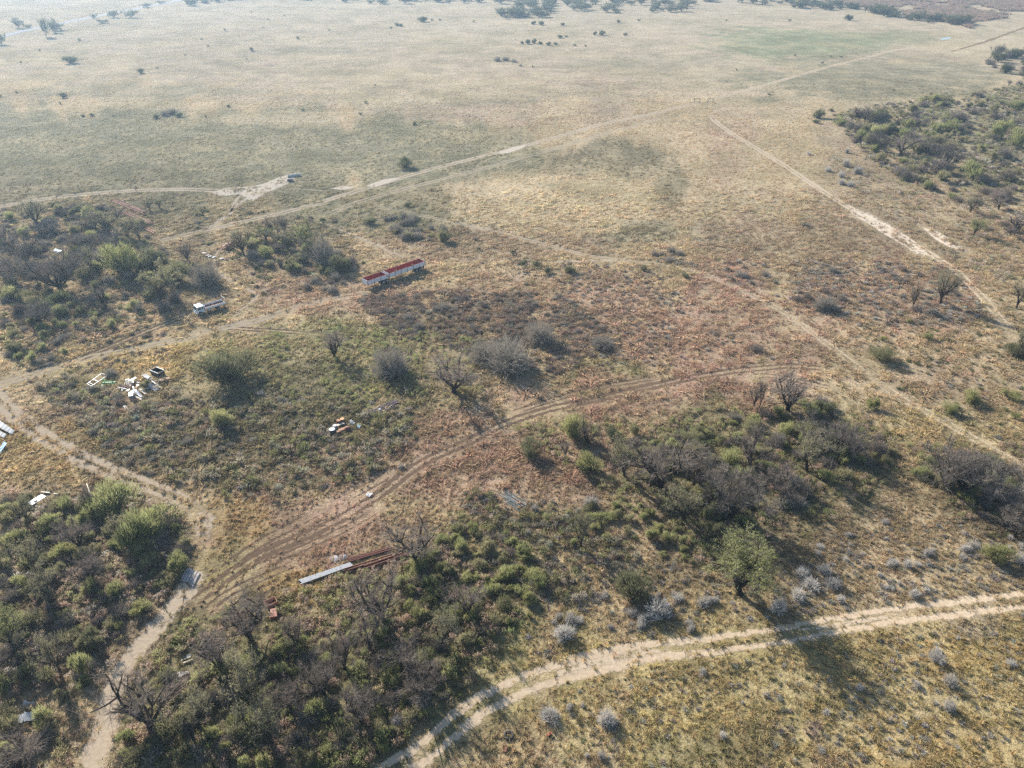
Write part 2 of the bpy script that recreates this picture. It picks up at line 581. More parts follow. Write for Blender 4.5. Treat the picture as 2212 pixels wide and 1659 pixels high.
patch('bare_sand', [(1075, 330), (1105, 319), (1135, 313), (1120, 323), (1090, 332)], .016)
patch('bare_sand', [(715, 407), (745, 402), (765, 405), (740, 410)], .016)
track('dirt_road', [(1533, 249), (1560, 275), (1625, 315), (1690, 355), (1760, 402), (1815, 437), (1880, 472), (1950, 512), (2010, 549), (2060, 581), (2090, 611), (2130, 650), (2165, 695), (2200, 740)], 3.3, 'sandy_ruts', .012,
      wears=[(0, .4), (.2, .38), (.35, .38), (.45, .5), (.68, .6), (.78, .3), (.88, .05), (1, -.4)])
patch('bare_sand', [(1815, 440), (1860, 452), (1920, 482), (1980, 520), (2030, 560), (2000, 562), (1940, 525), (1880, 488), (1835, 462)], .016, wear=-.22)
patch('bare_sand', [(1985, 487), (2020, 496), (2060, 520), (2095, 545), (2060, 540), (2020, 518)], .016, wear=-.22)
track('dirt_path', [(1795, 462), (1850, 470), (1905, 482)], 1.3, 'sandy_path', .009, .05)
track('field_track', [(870, 457), (985, 481), (1090, 506), (1210, 536), (1290, 556), (1400, 569), (1480, 581), (1560, 608), (1640, 646), (1720, 692), (1790, 746), (1850, 791), (1885, 820)], 2.6, 'faint_ruts', .010,
      wears=[(0, .5), (.25, .25), (.45, .2), (.6, -.1), (.85, .1), (1, 0)])
track('field_track', [(1885, 820), (1950, 862), (2060, 922), (2150, 975), (2240, 1024)], 3.0, 'faint_ruts', .010, -.15)
track('dirt_path', [(935, 435), (975, 455), (1010, 478)], 1.0, 'sandy_path', .009, .0)
track('dirt_path', [(690, 480), (745, 500), (801, 524), (879, 559)], 1.4, 'sandy_path', .009, -.05)
track('dirt_path', [(1130, 568), (1290, 563), (1380, 566)], 1.6, 'sandy_path', .009, -.15)
track('sandy_road', [(800, 1700), (850, 1663), (901, 1632), (970, 1577), (1024, 1533), (1093, 1501), (1187, 1458), (1269, 1436), (1392, 1410), (1502, 1394), (1630, 1379), (1757, 1357), (1894, 1335), (2031, 1320), (2208, 1298), (2300, 1288)], 4.1, 'sandy_ruts', .012, .27, clear=.8)
patch('bare_sand', [(1120, 1492), (1200, 1446), (1290, 1420), (1400, 1396), (1490, 1388), (1430, 1412), (1300, 1442), (1210, 1468)], .016, 'sandy_path', -.36)
patch('bare_sand', [(1700, 1362), (1800, 1346), (1900, 1330), (1960, 1328), (1880, 1345), (1780, 1362)], .016, 'sandy_path', -.2)
patch('bare_sand', [(425, 1100), (460, 1105), (470, 1140), (440, 1170), (415, 1150)], .014, 'sandy_path', -.35)

track('sandy_road', [(-60, 795), (3, 866), (41, 903), (86, 937), (138, 966), (190, 995), (250, 1023), (321, 1052), (383, 1078), (427, 1114), (437, 1150), (425, 1195), (410, 1250)], 3.7, 'sandy_ruts', .012,
      wears=[(0, .65), (.35, .7), (.6, .5), (.72, .25), (.82, -.25), (1, -1.0)], clear=.8)
track('sandy_road', [(424, 1235), (410, 1268), (369, 1315), (339, 1353), (306, 1391), (279, 1424), (262, 1457), (246, 1492), (235, 1534), (227, 1574), (213, 1616), (205, 1690)], 3.5, 'sandy_path', .013, .3, clear=.9)
track('field_track', [(420, 1300), (500, 1240), (580, 1192), (700, 1138), (800, 1082), (900, 1008), (1000, 958), (1100, 912), (1200, 881), (1300, 860), (1400, 836), (1500, 815), (1600, 800), (1700, 791), (1775, 795)], 3.0, 'crushed_grass_shade_ruts', .010, .16)
track('field_track', [(450, 1255), (560, 1175), (660, 1120), (760, 1070), (850, 1020)], 3.2, 'crushed_grass_shade_ruts', .007, -.35)
track('field_track', [(540, 1230), (640, 1190), (740, 1145), (830, 1095)], 2.4, 'crushed_grass_shade_ruts', .009, -.3)
track('field_track', [(430, 1340), (480, 1290), (560, 1250), (640, 1215)], 2.4, 'crushed_grass_shade_ruts', .009, -.3)
track('field_track', [(1590, 815), (1660, 812), (1720, 822), (1790, 838)], 2.6, 'crushed_grass_shade_ruts', .007, .0)
track('field_track', [(1100, 895), (1180, 868), (1290, 838), (1420, 815)], 2.4, 'crushed_grass_shade_ruts', .006, -.15)
track('field_track', [(-40, 845), (60, 812), (200, 770), (330, 745), (450, 715), (560, 690), (650, 662), (740, 642), (800, 632)], 3.2, 'faint_ruts', .010, .35)
track('field_track', [(120, 800), (250, 742), (350, 702), (430, 672)], 2.8, 'crushed_grass_shade_ruts', .008, .3)
track('field_track', [(470, 707), (560, 712), (640, 718), (690, 722)], 2.6, 'crushed_grass_shade_ruts', .009, -.05)
track('footpath', [(482, 528), (464, 556), (468, 585), (490, 602), (520, 620), (548, 632), (552, 645), (522, 668), (500, 690)], .8, 'sandy_path', .012, .5)
track('footpath', [(1379, 934), (1406, 909), (1447, 895), (1488, 884), (1524, 862), (1552, 846)], .7, 'worn_footpath', .012, .2)
track('footpath', [(1228, 770), (1239, 749), (1253, 725), (1291, 703), (1300, 680), (1310, 655), (1306, 630)], .7, 'worn_footpath', .012, .2)
track('footpath', [(1526, 722), (1540, 698), (1580, 690), (1612, 672), (1660, 660)], .6, 'worn_footpath', .012, .1)
track('footpath', [(950, 1020), (1060, 1058), (1150, 1085), (1250, 1100)], .7, 'worn_footpath', .012, .1)
track('footpath', [(1520, 580), (1600, 570), (1690, 545), (1790, 460)], .8, 'worn_footpath', .008, -.15)
track('footpath', [(0, 178), (200, 152), (420, 128), (640, 96)], 2.0, 'sandy_path', .008, -.2)
track('footpath', [(1240, 178), (1340, 205), (1440, 227), (1505, 240)], 1.6, 'worn_footpath', .008, -.25)
track('footpath', [(1530, 222), (1640, 240), (1740, 262), (1850, 285)], 1.8, 'worn_footpath', .008, -.3)
track('gravel_road', [(-60, 91), (0, 79), (60, 65), (150, 47), (250, 27), (330, 12), (420, -5), (520, -20)], 8.0, 'far_gravel', .014, .9)
track('gravel_road', [(150, 42), (250, 22), (330, 7), (400, -6)], 2.5, 'worn_footpath', .014, .3)

# cells of ground kept clear of plants (0.5 m raster)
CX0, CY0, CN, CM = -320.0, 36.0, 1280, 900
clear_r = np.zeros((CM, CN), bool)

def mark(x, y, r):
    i0, i1 = int((x - r - CX0) * 2), int((x + r - CX0) * 2) + 1
    j0, j1 = int((y - r - CY0) * 2), int((y + r - CY0) * 2) + 1
    for j in range(max(j0, 0), min(j1 + 1, CM)):
        for i in range(max(i0, 0), min(i1 + 1, CN)):
            if (CX0 + (i + .5) / 2 - x) ** 2 + (CY0 + (j + .5) / 2 - y) ** 2 < (r + .2) ** 2:
                clear_r[j, i] = True

for A, hw in TRACKS:
    for k in range(len(A) - 1):
        d = np.linalg.norm(A[k + 1] - A[k])
        if abs(A[k][0]) > 330 or A[k][1] > 490:
            continue
        for t in np.arange(0, 1, max(.4 / max(d, .4), .02)):
            q = A[k] + (A[k + 1] - A[k]) * t
            mark(q[0], q[1], hw * .92)

clear_tracks = clear_r.copy()
for kx, ky, kr in ((92, 1520, 40), (70, 1560, 40), (45, 1530, 30), (290, 830, 60), (330, 850, 45), (220, 820, 40), (740, 920, 45), (830, 875, 35), (860, 860, 30), (690, 1245, 40), (745, 1225, 40), (800, 1210, 40), (850, 1198, 30),
                   (730, 1205, 30), (1095, 1082, 26), (1120, 1095, 22), (413, 1247, 30), (590, 1312, 28), (85, 1090, 24), (10, 930, 40), (10, 965, 30), (275, 450, 40), (300, 470, 35), (320, 495, 25), (505, 530, 36), (460, 555, 26),
                   (195, 1060, 16), (125, 543, 20), (400, 1430, 30), (1155, 855, 26), (1099, 1590, 14), (470, 660, 50), (440, 675, 40), (520, 690, 40)):
    kp = at(kx, ky)
    mark(kp.x, kp.y, kr * mpp(kp) * .8)

def is_clear(X, Y, grid=None):
    i = np.clip(((np.asarray(X) - CX0) * 2).astype(int), 0, CN - 1)
    j = np.clip(((np.asarray(Y) - CY0) * 2).astype(int), 0, CM - 1)
    return (clear_r if grid is None else grid)[j, i]

def in_poly(px, py, poly):
    px, py = np.asarray(px), np.asarray(py)
    c = np.zeros(px.shape, bool)
    n = len(poly)
    for i in range(n):
        x1, y1 = poly[i]
        x2, y2 = poly[(i + 1) % n]
        hit = ((y1 > py) != (y2 > py)) & (px < (x2 - x1) * (py - y1) / ((y2 - y1) or 1e-9) + x1)
        c ^= hit
    return c

# ------------------------------------------------------------------ plant materials
mat_plant('grass_blades', None, None, .5, True, .75, 1.5)
mat_plant('scrub_twigs', None, None, .15, True, .5, 1.5)
mat_plant('reed_blades', None, None, .3, True, .6, 1.4)
mat_plant('leaf_green', (.225, .235, .10), (.35, .345, .155), .5)
mat_plant('leaf_olive', (.215, .205, .105), (.33, .295, .165), .42)
mat_plant('leaf_dark', (.13, .135, .072), (.20, .19, .105), .38)
mat_plant('leaf_bright', (.235, .24, .095), (.34, .325, .145), .46)
mat_plant('twig_grey', (.27, .24, .195), (.38, .335, .27), .15)
mat_plant('twig_brown', (.22, .175, .14), (.33, .27, .22), .15)
mat_plant('twig_dark', (.19, .16, .13), (.28, .24, .20), .1)
mat_plant('twig_white', (.42, .385, .335), (.58, .54, .48), .2)
mat_plant('bark_dark', (.032, .026, .021), (.062, .05, .04), 0)  # bark colour darkened so the limbs read as backlit silhouettes
mat_plant('bark_grey', (.13, .11, .09), (.20, .17, .14), 0)

# ------------------------------------------------------------------ plant meshes
class PB:
    """ribbons and tubes with a tint for each blade"""
    def __init__(self, seed):
        self.r = random.Random(seed)
        self.V, self.F, self.T = [], [], []

    def quad(self, a, b, c, d, t):
        n = len(self.V)
        self.V += [tuple(a), tuple(b), tuple(c), tuple(d)]
        self.F.append((n, n + 1, n + 2, n + 3))
        self.T += [t] * 4

    def ribbon(self, pts, w0, w1, t, side=None):
        r = self.r
        d = (pts[-1] - pts[0])
        if side is None:
            side = Vector((r.gauss(0, 1), r.gauss(0, 1), r.gauss(0, 1)))
        s = d.cross(side)
        if s.length < 1e-6:
            s = Vector((1, 0, 0))
        s.normalize()
        n0 = len(self.V)
        m = len(pts)
        for i, p in enumerate(pts):
            w = (w0 + (w1 - w0) * i / (m - 1)) * .5
            self.V += [tuple(p - s * w), tuple(p + s * w)]
            self.T += [t, t]
        for i in range(m - 1):
            k = n0 + 2 * i
            self.F.append((k, k + 1, k + 3, k + 2))

    def tube(self, pts, rs, n, t):
        b = len(self.V)
        a = None
        for i, p in enumerate(pts):
            d = (pts[min(i + 1, len(pts) - 1)] - pts[max(i - 1, 0)]).normalized()
            a = d.orthogonal().normalized() if a is None else (a - d * a.dot(d)).normalized()
            c = d.cross(a)
            for k in range(n):
                th = 2 * math.pi * k / n
                self.V.append(tuple(p + (a * math.cos(th) + c * math.sin(th)) * rs[i]))
                self.T.append(t)
        for i in range(len(pts) - 1):
            for k in range(n):
                k2 = (k + 1) % n
                self.F.append((b + i * n + k, b + i * n + k2, b + (i + 1) * n + k2, b + (i + 1) * n + k))

    def mesh(self, name, material):
        return mesh_np(name, self.V, self.F, material, self.T)

def rv(r, s=1.0):
    return Vector((r.gauss(0, s), r.gauss(0, s), r.gauss(0, s)))

def tuft_mesh(seed, n, h, spread, w):
    b = PB(seed)
    r = b.r
    for i in range(n):
        a = r.uniform(0, 2 * math.pi)
        q = r.random() ** .6
        p0 = Vector((math.cos(a) * spread * .45 * q, math.sin(a) * spread * .45 * q, -.02))
        hh = h * r.uniform(.55, 1.1)
        out = Vector((math.cos(a), math.sin(a), 0)) * spread * r.uniform(.3, 1.0) * (.3 + q)
        p1 = p0 + out * .45 + Vector((0, 0, hh * .7))
        p2 = p0 + out * 1.15 + Vector((0, 0, hh * r.uniform(.75, 1.0)))
        b.ribbon([p0, p1, p2], w * r.uniform(.7, 1.3), w * .25, r.random(), Vector((out.y, -out.x, .4)) if r.random() < .5 else None)
    return b

def twig_shrub(seed, R_, H, n, w, forks=3, flat=.6):
    """leafless shrub: fans of thin twigs from a few stems"""
    b = PB(seed)
    r = b.r
    for i in range(n):
        a = r.uniform(0, 2 * math.pi)
        el = math.acos(r.uniform(.12, .98)) * (.85 + .3 * r.random())
        L_ = r.uniform(.6, 1.05)
        d = Vector((math.cos(a) * math.sin(el) * R_, math.sin(a) * math.sin(el) * R_, math.cos(el) * H))
        p0 = Vector((r.gauss(0, .13 * R_), r.gauss(0, .13 * R_), 0))
        mid = p0 + d * .55 * L_ + rv(r, .07 * R_)
        tip = p0 + d * L_ + Vector((0, 0, H * .06)) + rv(r, .05 * R_)
        b.ribbon([p0, mid, tip], w * 1.5, w * .8, r.random() * .7)
        for k in range(forks):
            s = p0.lerp(mid, r.uniform(.4, 1)) if r.random() < .4 else mid.lerp(tip, r.uniform(0, .9))
            e = s + (d.normalized() * .45 + rv(r, .33)) * R_ * r.uniform(.22, .45)
            e.z = max(e.z, .03)
            b.ribbon([s, e], w, w * .5, .3 + .7 * r.random())
    return b

def lobes(r, n, R_, H):
    out = []
    for i in range(n):
        a = r.uniform(0, 2 * math.pi)
        q = math.sqrt(r.random()) * R_ * .68
        s = r.uniform(.2, .58) * R_
        z = H * r.uniform(.32, .68) * (1 - .45 * (q / R_) ** 2)
        out.append((Vector((math.cos(a) * q, math.sin(a) * q, z)), s, min(s * H / R_, z * .95)))
    return out

def leaf_shrub(seed, R_, H, n, lw, ll, nl=8):
    """rounded leafy shrub: feathery leaf sprays on the shells of uneven lobes; stems separately"""
    b, s = PB(seed), PB(seed + 500)
    r = b.r
    LB = lobes(r, nl, R_, H)
    for i in range(n):
        c, sr, sz = LB[r.randrange(nl)]
        d = rv(r)
        if d.length < 1e-4:
            continue
        d.normalize()
        if d.z < -.25 and r.random() < .7:
            d.z = -d.z
        q = r.uniform(.55, 1.12)
        p = c + Vector((d.x * sr, d.y * sr, d.z * sz)) * q
        if p.z < .04:
            p.z = r.uniform(.04, .35) * H
        g = (d * .6 + Vector((0, 0, .9)) + rv(r, .32)).normalized() * ll * r.uniform(.6, 1.35)
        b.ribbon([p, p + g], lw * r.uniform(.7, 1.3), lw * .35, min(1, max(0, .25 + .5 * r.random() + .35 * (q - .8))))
    for c, sr, sz in LB:
        for k in range(7):
            e = c + rv(r, sr * .4) + (c.normalized() * sr * r.uniform(.2, 1.25) if k > 2 else Vector())
            p0 = Vector((r.gauss(0, .1 * R_), r.gauss(0, .1 * R_), -.03))
            s.ribbon([p0, p0.lerp(e, .5) + rv(r, .06 * R_), e], .05, .022, r.random())
    return b, s

def tree_mesh(seed, H, W, leaf=None, n_limb=5, n2=5, n3=6, n4=6, trunk_f=.2, up=.35, lean=0.0, tw=.028, leaf_n=5, leaf_s=.22, splay=.75):
    """thorn tree: short trunk, splayed limbs curving up, fans of twigs; leaf sprays at the tips when in leaf"""
    tr, cr = PB(seed), PB(seed + 900)
    r = tr.r
    rad0 = .031 * H + .05

    def branch(p, d, L_, n, bend, trop):
        pts = [p.copy()]
        for i in range(n):
            d = (d + rv(r, bend) + Vector((0, 0, trop / n))).normalized()
            p = p + d * (L_ / n)
            pts.append(p.copy())
        return pts

    ld = Vector((lean, lean * r.uniform(-.4, .4), 1)).normalized()
    tl = H * trunk_f
    T0 = branch(Vector((0, 0, -.12)), ld, tl + .12, 3, .07, 0)
    tr.tube(T0, [rad0 * 1.25, rad0, rad0 * .9, rad0 * .82], 7, .3)
    tips = []
    for i in range(n_limb):
        a = 2 * math.pi * (i + r.uniform(-.3, .3)) / n_limb
        sp = splay * r.uniform(.45, 1.15)
        d = (Vector((math.cos(a) * sp, math.sin(a) * sp, 1)) + ld * .3).normalized()
        L1 = (H - tl) * r.uniform(.62, .92) / max(d.z, .55)
        st = T0[-1] if r.random() < .75 else T0[2]
        B1 = branch(st, d, L1, 6, .10, up)
        r1 = rad0 * r.uniform(.55, .72)
        tr.tube(B1, [r1 * (1 - .13 * k) for k in range(7)], 5, .25 + .3 * r.random())
        for j in range(n2):
            t = r.uniform(.25, 1.0)
            k = min(int(t * 6), 5)
            p = B1[k].lerp(B1[k + 1], t * 6 - k)
            dd = (B1[k + 1] - B1[k]).normalized()
            d2 = (dd * .75 + rv(r, .55) + Vector((0, 0, .18))).normalized()
            L2 = L1 * r.uniform(.3, .52)
            B2 = branch(p, d2, L2, 4, .13, up)
            r2 = r1 * .5
            tr.tube(B2, [r2, r2 * .85, r2 * .7, r2 * .5, r2 * .35], 4, .3 + .4 * r.random())
            for m in range(n3):
                t3 = r.uniform(.2, 1)
                k3 = min(int(t3 * 4), 3)
                p3 = B2[k3].lerp(B2[k3 + 1], t3 * 4 - k3)
                d3 = ((B2[k3 + 1] - B2[k3]).normalized() * .7 + rv(r, .5) + Vector((0, 0, .2))).normalized()
                L3 = L2 * r.uniform(.38, .7)
                B3 = branch(p3, d3, L3, 2, .15, up)
                cr.ribbon(B3, tw * 1.5, tw, .1 + .4 * r.random())
                for q in range(n4):
                    t4 = r.uniform(.15, 1)
                    p4 = B3[0].lerp(B3[1], t4 * 2) if t4 < .5 else B3[1].lerp(B3[2], t4 * 2 - 1)
                    d4 = ((B3[2] - B3[0]).normalized() * .6 + rv(r, .48) + Vector((0, 0, .15))).normalized()
                    e = p4 + d4 * L3 * r.uniform(.4, .95)
                    cr.ribbon([p4, e], tw, tw * .5, .2 + .7 * r.random())
                    tips.append((p4, e, d4))
    lf = None
    if leaf:
        lf = PB(seed + 1700)
        for p4, e, d4 in tips:
            for k in range(leaf_n):
                c = p4.lerp(e, r.uniform(.2, 1.1)) + rv(r, leaf_s * .55)
                g = (d4 * .5 + rv(r, .5) + Vector((0, 0, .25))).normalized() * leaf_s * r.uniform(.6, 1.3)
                lf.ribbon([c, c + g], leaf_s * .42, leaf_s * .16, r.random())
    # scale the crown to the wanted width and height
    allv = np.array(cr.V)
    hx = np.percentile(np.abs(allv[:, :2]), 98)
    hz = allv[:, 2].max()
    sx, sz = (W / 2) / max(hx, .1), H / hz
    for b in (tr, cr, lf):
        if b is None:
            continue
        b.V = [(x * sx, y * sx, z * sz) for x, y, z in b.V]
    return tr, cr, lf

# ------------------------------------------------------------------ grass, reeds and low scrub: uncountable cover as instanced points
def scatter(name, P, colr, scl, srcs, seed, kind_label):
    """one object: points carrying colour, size and turn; geometry nodes sets a plant mesh on each"""
    n = len(P)
    me = bpy.data.meshes.new(name)
    me.vertices.add(n)
    me.vertices.foreach_set('co', np.asarray(P, np.float32).ravel())
    c4 = np.ones((n, 4), np.float32)
    c4[:, :3] = colr
    me.attributes.new('col', 'FLOAT_COLOR', 'POINT').data.foreach_set('color', c4.ravel())
    me.attributes.new('scl', 'FLOAT_VECTOR', 'POINT').data.foreach_set('vector', np.asarray(scl, np.float32).ravel())
    g = np.random.default_rng(seed)
    rot = np.zeros((n, 3), np.float32)
    rot[:, 2] = g.uniform(0, 6.283, n)
    rot[:, :2] = g.normal(0, .06, (n, 2))
    me.attributes.new('rot', 'FLOAT_VECTOR', 'POINT').data.foreach_set('vector', rot.ravel())
    me.attributes.new('pick', 'INT', 'POINT').data.foreach_set('value', g.integers(0, len(srcs), n).astype(np.int32))
    o = link(name, me)
    ng = bpy.data.node_groups.new(name + '_scatter', 'GeometryNodeTree')
    ng.interface.new_socket('Geometry', in_out='INPUT', socket_type='NodeSocketGeometry')
    ng.interface.new_socket('Geometry', in_out='OUTPUT', socket_type='NodeSocketGeometry')
    gi, go = ng.nodes.new('NodeGroupInput'), ng.nodes.new('NodeGroupOutput')
    join = ng.nodes.new('GeometryNodeJoinGeometry')

    def named(nm, dt):
        a = ng.nodes.new('GeometryNodeInputNamedAttribute')
        a.data_type = dt
        a.inputs['Name'].default_value = nm
        return a.outputs[0]
    for i, s in enumerate(srcs):
        oi = ng.nodes.new('GeometryNodeObjectInfo')
        oi.inputs['Object'].default_value = s
        iop = ng.nodes.new('GeometryNodeInstanceOnPoints')
        cmp_ = ng.nodes.new('FunctionNodeCompare')
        cmp_.data_type = 'INT'
        cmp_.operation = 'EQUAL'
        ng.links.new(named('pick', 'INT'), cmp_.inputs[2])
        cmp_.inputs[3].default_value = i
        ng.links.new(gi.outputs[0], iop.inputs['Points'])
        ng.links.new(cmp_.outputs[0], iop.inputs['Selection'])
        ng.links.new(oi.outputs['Geometry'], iop.inputs['Instance'])
        e2r = ng.nodes.new('FunctionNodeEulerToRotation')
        ng.links.new(named('rot', 'FLOAT_VECTOR'), e2r.inputs[0])
        ng.links.new(e2r.outputs[0], iop.inputs['Rotation'])
        ng.links.new(named('scl', 'FLOAT_VECTOR'), iop.inputs['Scale'])
        ng.links.new(iop.outputs[0], join.inputs[0])
    ng.links.new(join.outputs[0], go.inputs[0])
    md = o.modifiers.new('scatter', 'NODES')
    md.node_group = ng
    o['kind'] = 'stuff'
    o['label'] = kind_label
    return o

def source(name, pb, material):
    return bpy.data.objects.new(name, pb.mesh(name, material))   # geometry the scatter reads; not placed in the scene itself

tufts = [source('grass_tuft', tuft_mesh(40 + i, 20, (.34, .26, .42)[i], (.34, .42, .26)[i], .05), 'grass_blades') for i in range(3)]
bigtufts = [source('grass_clump', tuft_mesh(60 + i, 26, .55, .8, .10), 'grass_blades') for i in range(2)]
scrubs = [source('scrub_sprig', twig_shrub(80 + i, .5, .42, 70, .036, 3), 'scrub_twigs') for i in range(3)]
weeds = [source('weed_sprig', leaf_shrub(90 + i, .5, .5, 110, .05, .13, 4)[0], 'grass_blades') for i in range(3)]
reeds_src = [source('reed_stand', tuft_mesh(100 + i, 60, 2.6, 1.6, .16), 'reed_blades') for i in range(2)]

def rand_ground(y0, y1, n, g, margin=1.08):
    """random ground points inside the wedge of land the picture covers (a little wider)"""
    a0, a1 = y0 * 0.62 + 30, y1 * 0.62 + 30
    Y = np.sqrt(g.uniform(y0 * y0, y1 * y1, n))
    X = g.uniform(-1, 1, n) * (Y * .60 + 34) * margin
    return X, Y

def vary(cl, g, lo=.75, hi=1.35):
    n = len(cl)
    v = g.uniform(lo, hi, n)[:, None]
    h = g.normal(0, .035, (n, 3))
    return np.clip(cl * v * (1 + h), .01, .9)

def grass_layer(name, y0, y1, n, srcs, s0, s1, seed, thr, label):
    g = np.random.default_rng(seed)
    X, Y = rand_ground(y0, y1, n, g)
    keep = ~is_clear(X, Y, clear_tracks) | (g.random(n) < .10)
    keep &= (.55 * fbm(X / 1.7, Y / 1.7, 77, 3) + .45 * fbm(X / 8, Y / 8, 78, 3) + g.uniform(-.16, .16, n)) > thr
    keep &= (0 * fbm(X / 1.7, Y / 1.7, 77, 3) + 9) > thr
    keep &= g.random(n) < np.clip((y1 * 1.02 - Y) / (y1 - y0) * 2.2, 0, 1)
    keep &= g.random(n) < np.clip((Y - y0) / (.12 * y0) + .3, 0, 1)
    X, Y = X[keep], Y[keep]
    cl = vary(ground_col(X, Y), g, 1.0, 1.5)
    k = g.random(len(X))
    cl[k < .18] = cl[k < .18] * .5 + np.array(C['dry']) * .5
    cl[k > .93] = cl[k > .93] * .5 + np.array(C['green']) * .5
    if y0 > 150:
        cl = cl * .6 + ground_col(X, Y) * .55
    s = g.uniform(s0, s1, len(X)) * (.7 + .6 * fbm(X / 7, Y / 7, 55, 2))
    S = np.stack([s * g.uniform(.8, 1.3, len(X)), s * g.uniform(.8, 1.3, len(X)), s * g.uniform(.55, 1.15, len(X))], -1)
    P = np.stack([X, Y, np.zeros(len(X))], -1)
    return scatter(name, P, cl, S, srcs, seed, label)

grass_layer('grass', 36, 125, 70000, tufts, .75, 1.5, 201, .36, 'short dry grass tufts near the sandy road')
grass_layer('grass', 95, 260, 75000, tufts + bigtufts[:1], .9, 1.7, 202, .38, 'dry red and straw coloured grass of the field')
grass_layer('grass', 190, 480, 60000, bigtufts, .45, .95, 203, .42, 'thin pale grass of the open plain')

def poly_points(poly, n, g, ymax=520):
    """n random ground points whose place in the survey lies inside a mapped outline"""
    xs = [at(*p).x for p in poly]
    ys = [at(*p).y for p in poly]
    X, Y = [], []
    tot = 0
    for _ in range(60):
        x = g.uniform(min(xs), max(xs), 4000)
        y = g.uniform(min(ys), max(ys), 4000)
        px, py = proj(x, y)
        k = in_poly(px, py, poly)
        X.append(x[k]); Y.append(y[k])
        tot += k.sum()
        if tot >= n:
            break
    return np.concatenate(X)[:n], np.concatenate(Y)[:n]

GREY, BRN, OLV, GRN = (.36, .315, .25), (.34, .255, .185), (.26, .235, .13), (.23, .235, .10)
SCRUB_ZONES = [  # outline, count, colours, size range, weeds or twigs
    ([(760, 640), (1000, 625), (1220, 640), (1340, 740), (1190, 820), (1000, 760), (840, 720)], 2400, (GREY, BRN, BRN), (.9, 2.2), 't'),
    ([(1380, 560), (1700, 560), (2050, 570), (2140, 690), (1900, 720), (1700, 650)], 1500, (GREY, BRN, (.47, .425, .355), (.47, .425, .355)), (.8, 2.0), 't'),
    ([(60, 830), (420, 800), (900, 880), (900, 1010), (560, 1090), (300, 1020)], 1500, (GREY, OLV, BRN, (.46, .42, .35)), (.8, 2.0), 't'),
    ([(450, 720), (720, 690), (1050, 740), (1050, 860), (700, 900), (440, 850)], 2400, (GRN, OLV, GRN), (.7, 1.7), 'w'),
    ([(1100, 560), (1400, 580), (1550, 700), (1700, 780), (1300, 800), (1180, 700)], 1000, (GREY, (.46, .41, .345), BRN), (.7, 1.6), 't'),
    ([(1000, 1060), (1300, 1100), (1420, 1250), (1150, 1330), (960, 1200)], 1120, (OLV, GREY, BRN), (.7, 1.5), 't'),
    ([(1100, 1280), (1500, 1200), (2212, 1100), (2212, 1270), (1500, 1360), (1150, 1430)], 1120, (GREY, (.36, .33, .28)), (.5, 1.2), 't'),
    ([(1200, 1480), (2212, 1340), (2212, 1700), (1050, 1700)], 1040, (GREY, (.40, .37, .31), OLV), (.4, 1.0), 't'),
    ([(0, 1060), (380, 1060), (420, 1180), (330, 1340), (230, 1659), (0, 1700)], 2400, (OLV, BRN, BRN, GREY), (.8, 2.0), 'w'),
    ([(260, 1500), (420, 1330), (700, 1260), (950, 1150), (1140, 1330), (1000, 1500), (800, 1659), (280, 1659)], 3200, (OLV, GRN, BRN, BRN), (.8, 2.0), 'w'),
    ([(1100, 920), (1380, 900), (1640, 870), (1880, 880), (1960, 1000), (1900, 1050), (1700, 1200), (1520, 1250), (1330, 1080)], 2400, (OLV, GRN, BRN), (.8, 2.0), 'w'),
    ([(0, 440), (330, 440), (720, 470), (800, 590), (420, 690), (250, 700), (100, 790), (0, 800)], 2400, (OLV, GREY, GRN, BRN), (.9, 2.2), 't'),
    ([(1800, 250), (1900, 225), (2212, 185), (2240, 430), (2060, 410), (1940, 390), (1860, 335)], 2200, (OLV, GRN, GREY, OLV), (1.2, 3.0), 'w'),
    ([(1950, 960), (2212, 960), (2240, 1180), (2100, 1150)], 560, (OLV, GRN, BRN), (.8, 1.8), 'w'),
    ([(1850, 700), (2212, 640), (2212, 980), (1950, 870)], 416, (OLV, GREY, GRN), (.6, 1.5), 't'),
    ([(1800, 250), (1900, 225), (2212, 185), (2240, 420), (2060, 400), (1940, 385), (1860, 335)], 1500, (GREY, BRN, GREY, OLV), (1.2, 3.0), 't'),
    ([(1760, 330), (2000, 400), (2212, 440), (2240, 640), (2080, 580), (1900, 460)], 700, (OLV, GREY, BRN), (1.0, 2.2), 'w'),
    ([(60, 830), (300, 800), (440, 870), (700, 880), (900, 900), (900, 1010), (700, 1050), (560, 1090), (300, 1020)], 1150, ((.18, .16, .088), (.20, .18, .12), (.235, .21, .155), (.17, .17, .075), (.22, .17, .115)), (1.2, 2.8), 'w'),
    ([(1000, 1060), (1300, 1100), (1420, 1250), (1150, 1330), (960, 1200)], 260, ((.19, .17, .09), (.18, .18, .08), (.24, .215, .16)), (1.2, 2.4), 'w'),
    ([(60, 690), (420, 690), (430, 760), (40, 830)], 500, (GREY, BRN, OLV), (.8, 1.8), 't'),
]
acc = {'t': ([], [], []), 'w': ([], [], [])}
gz = np.random.default_rng(5)
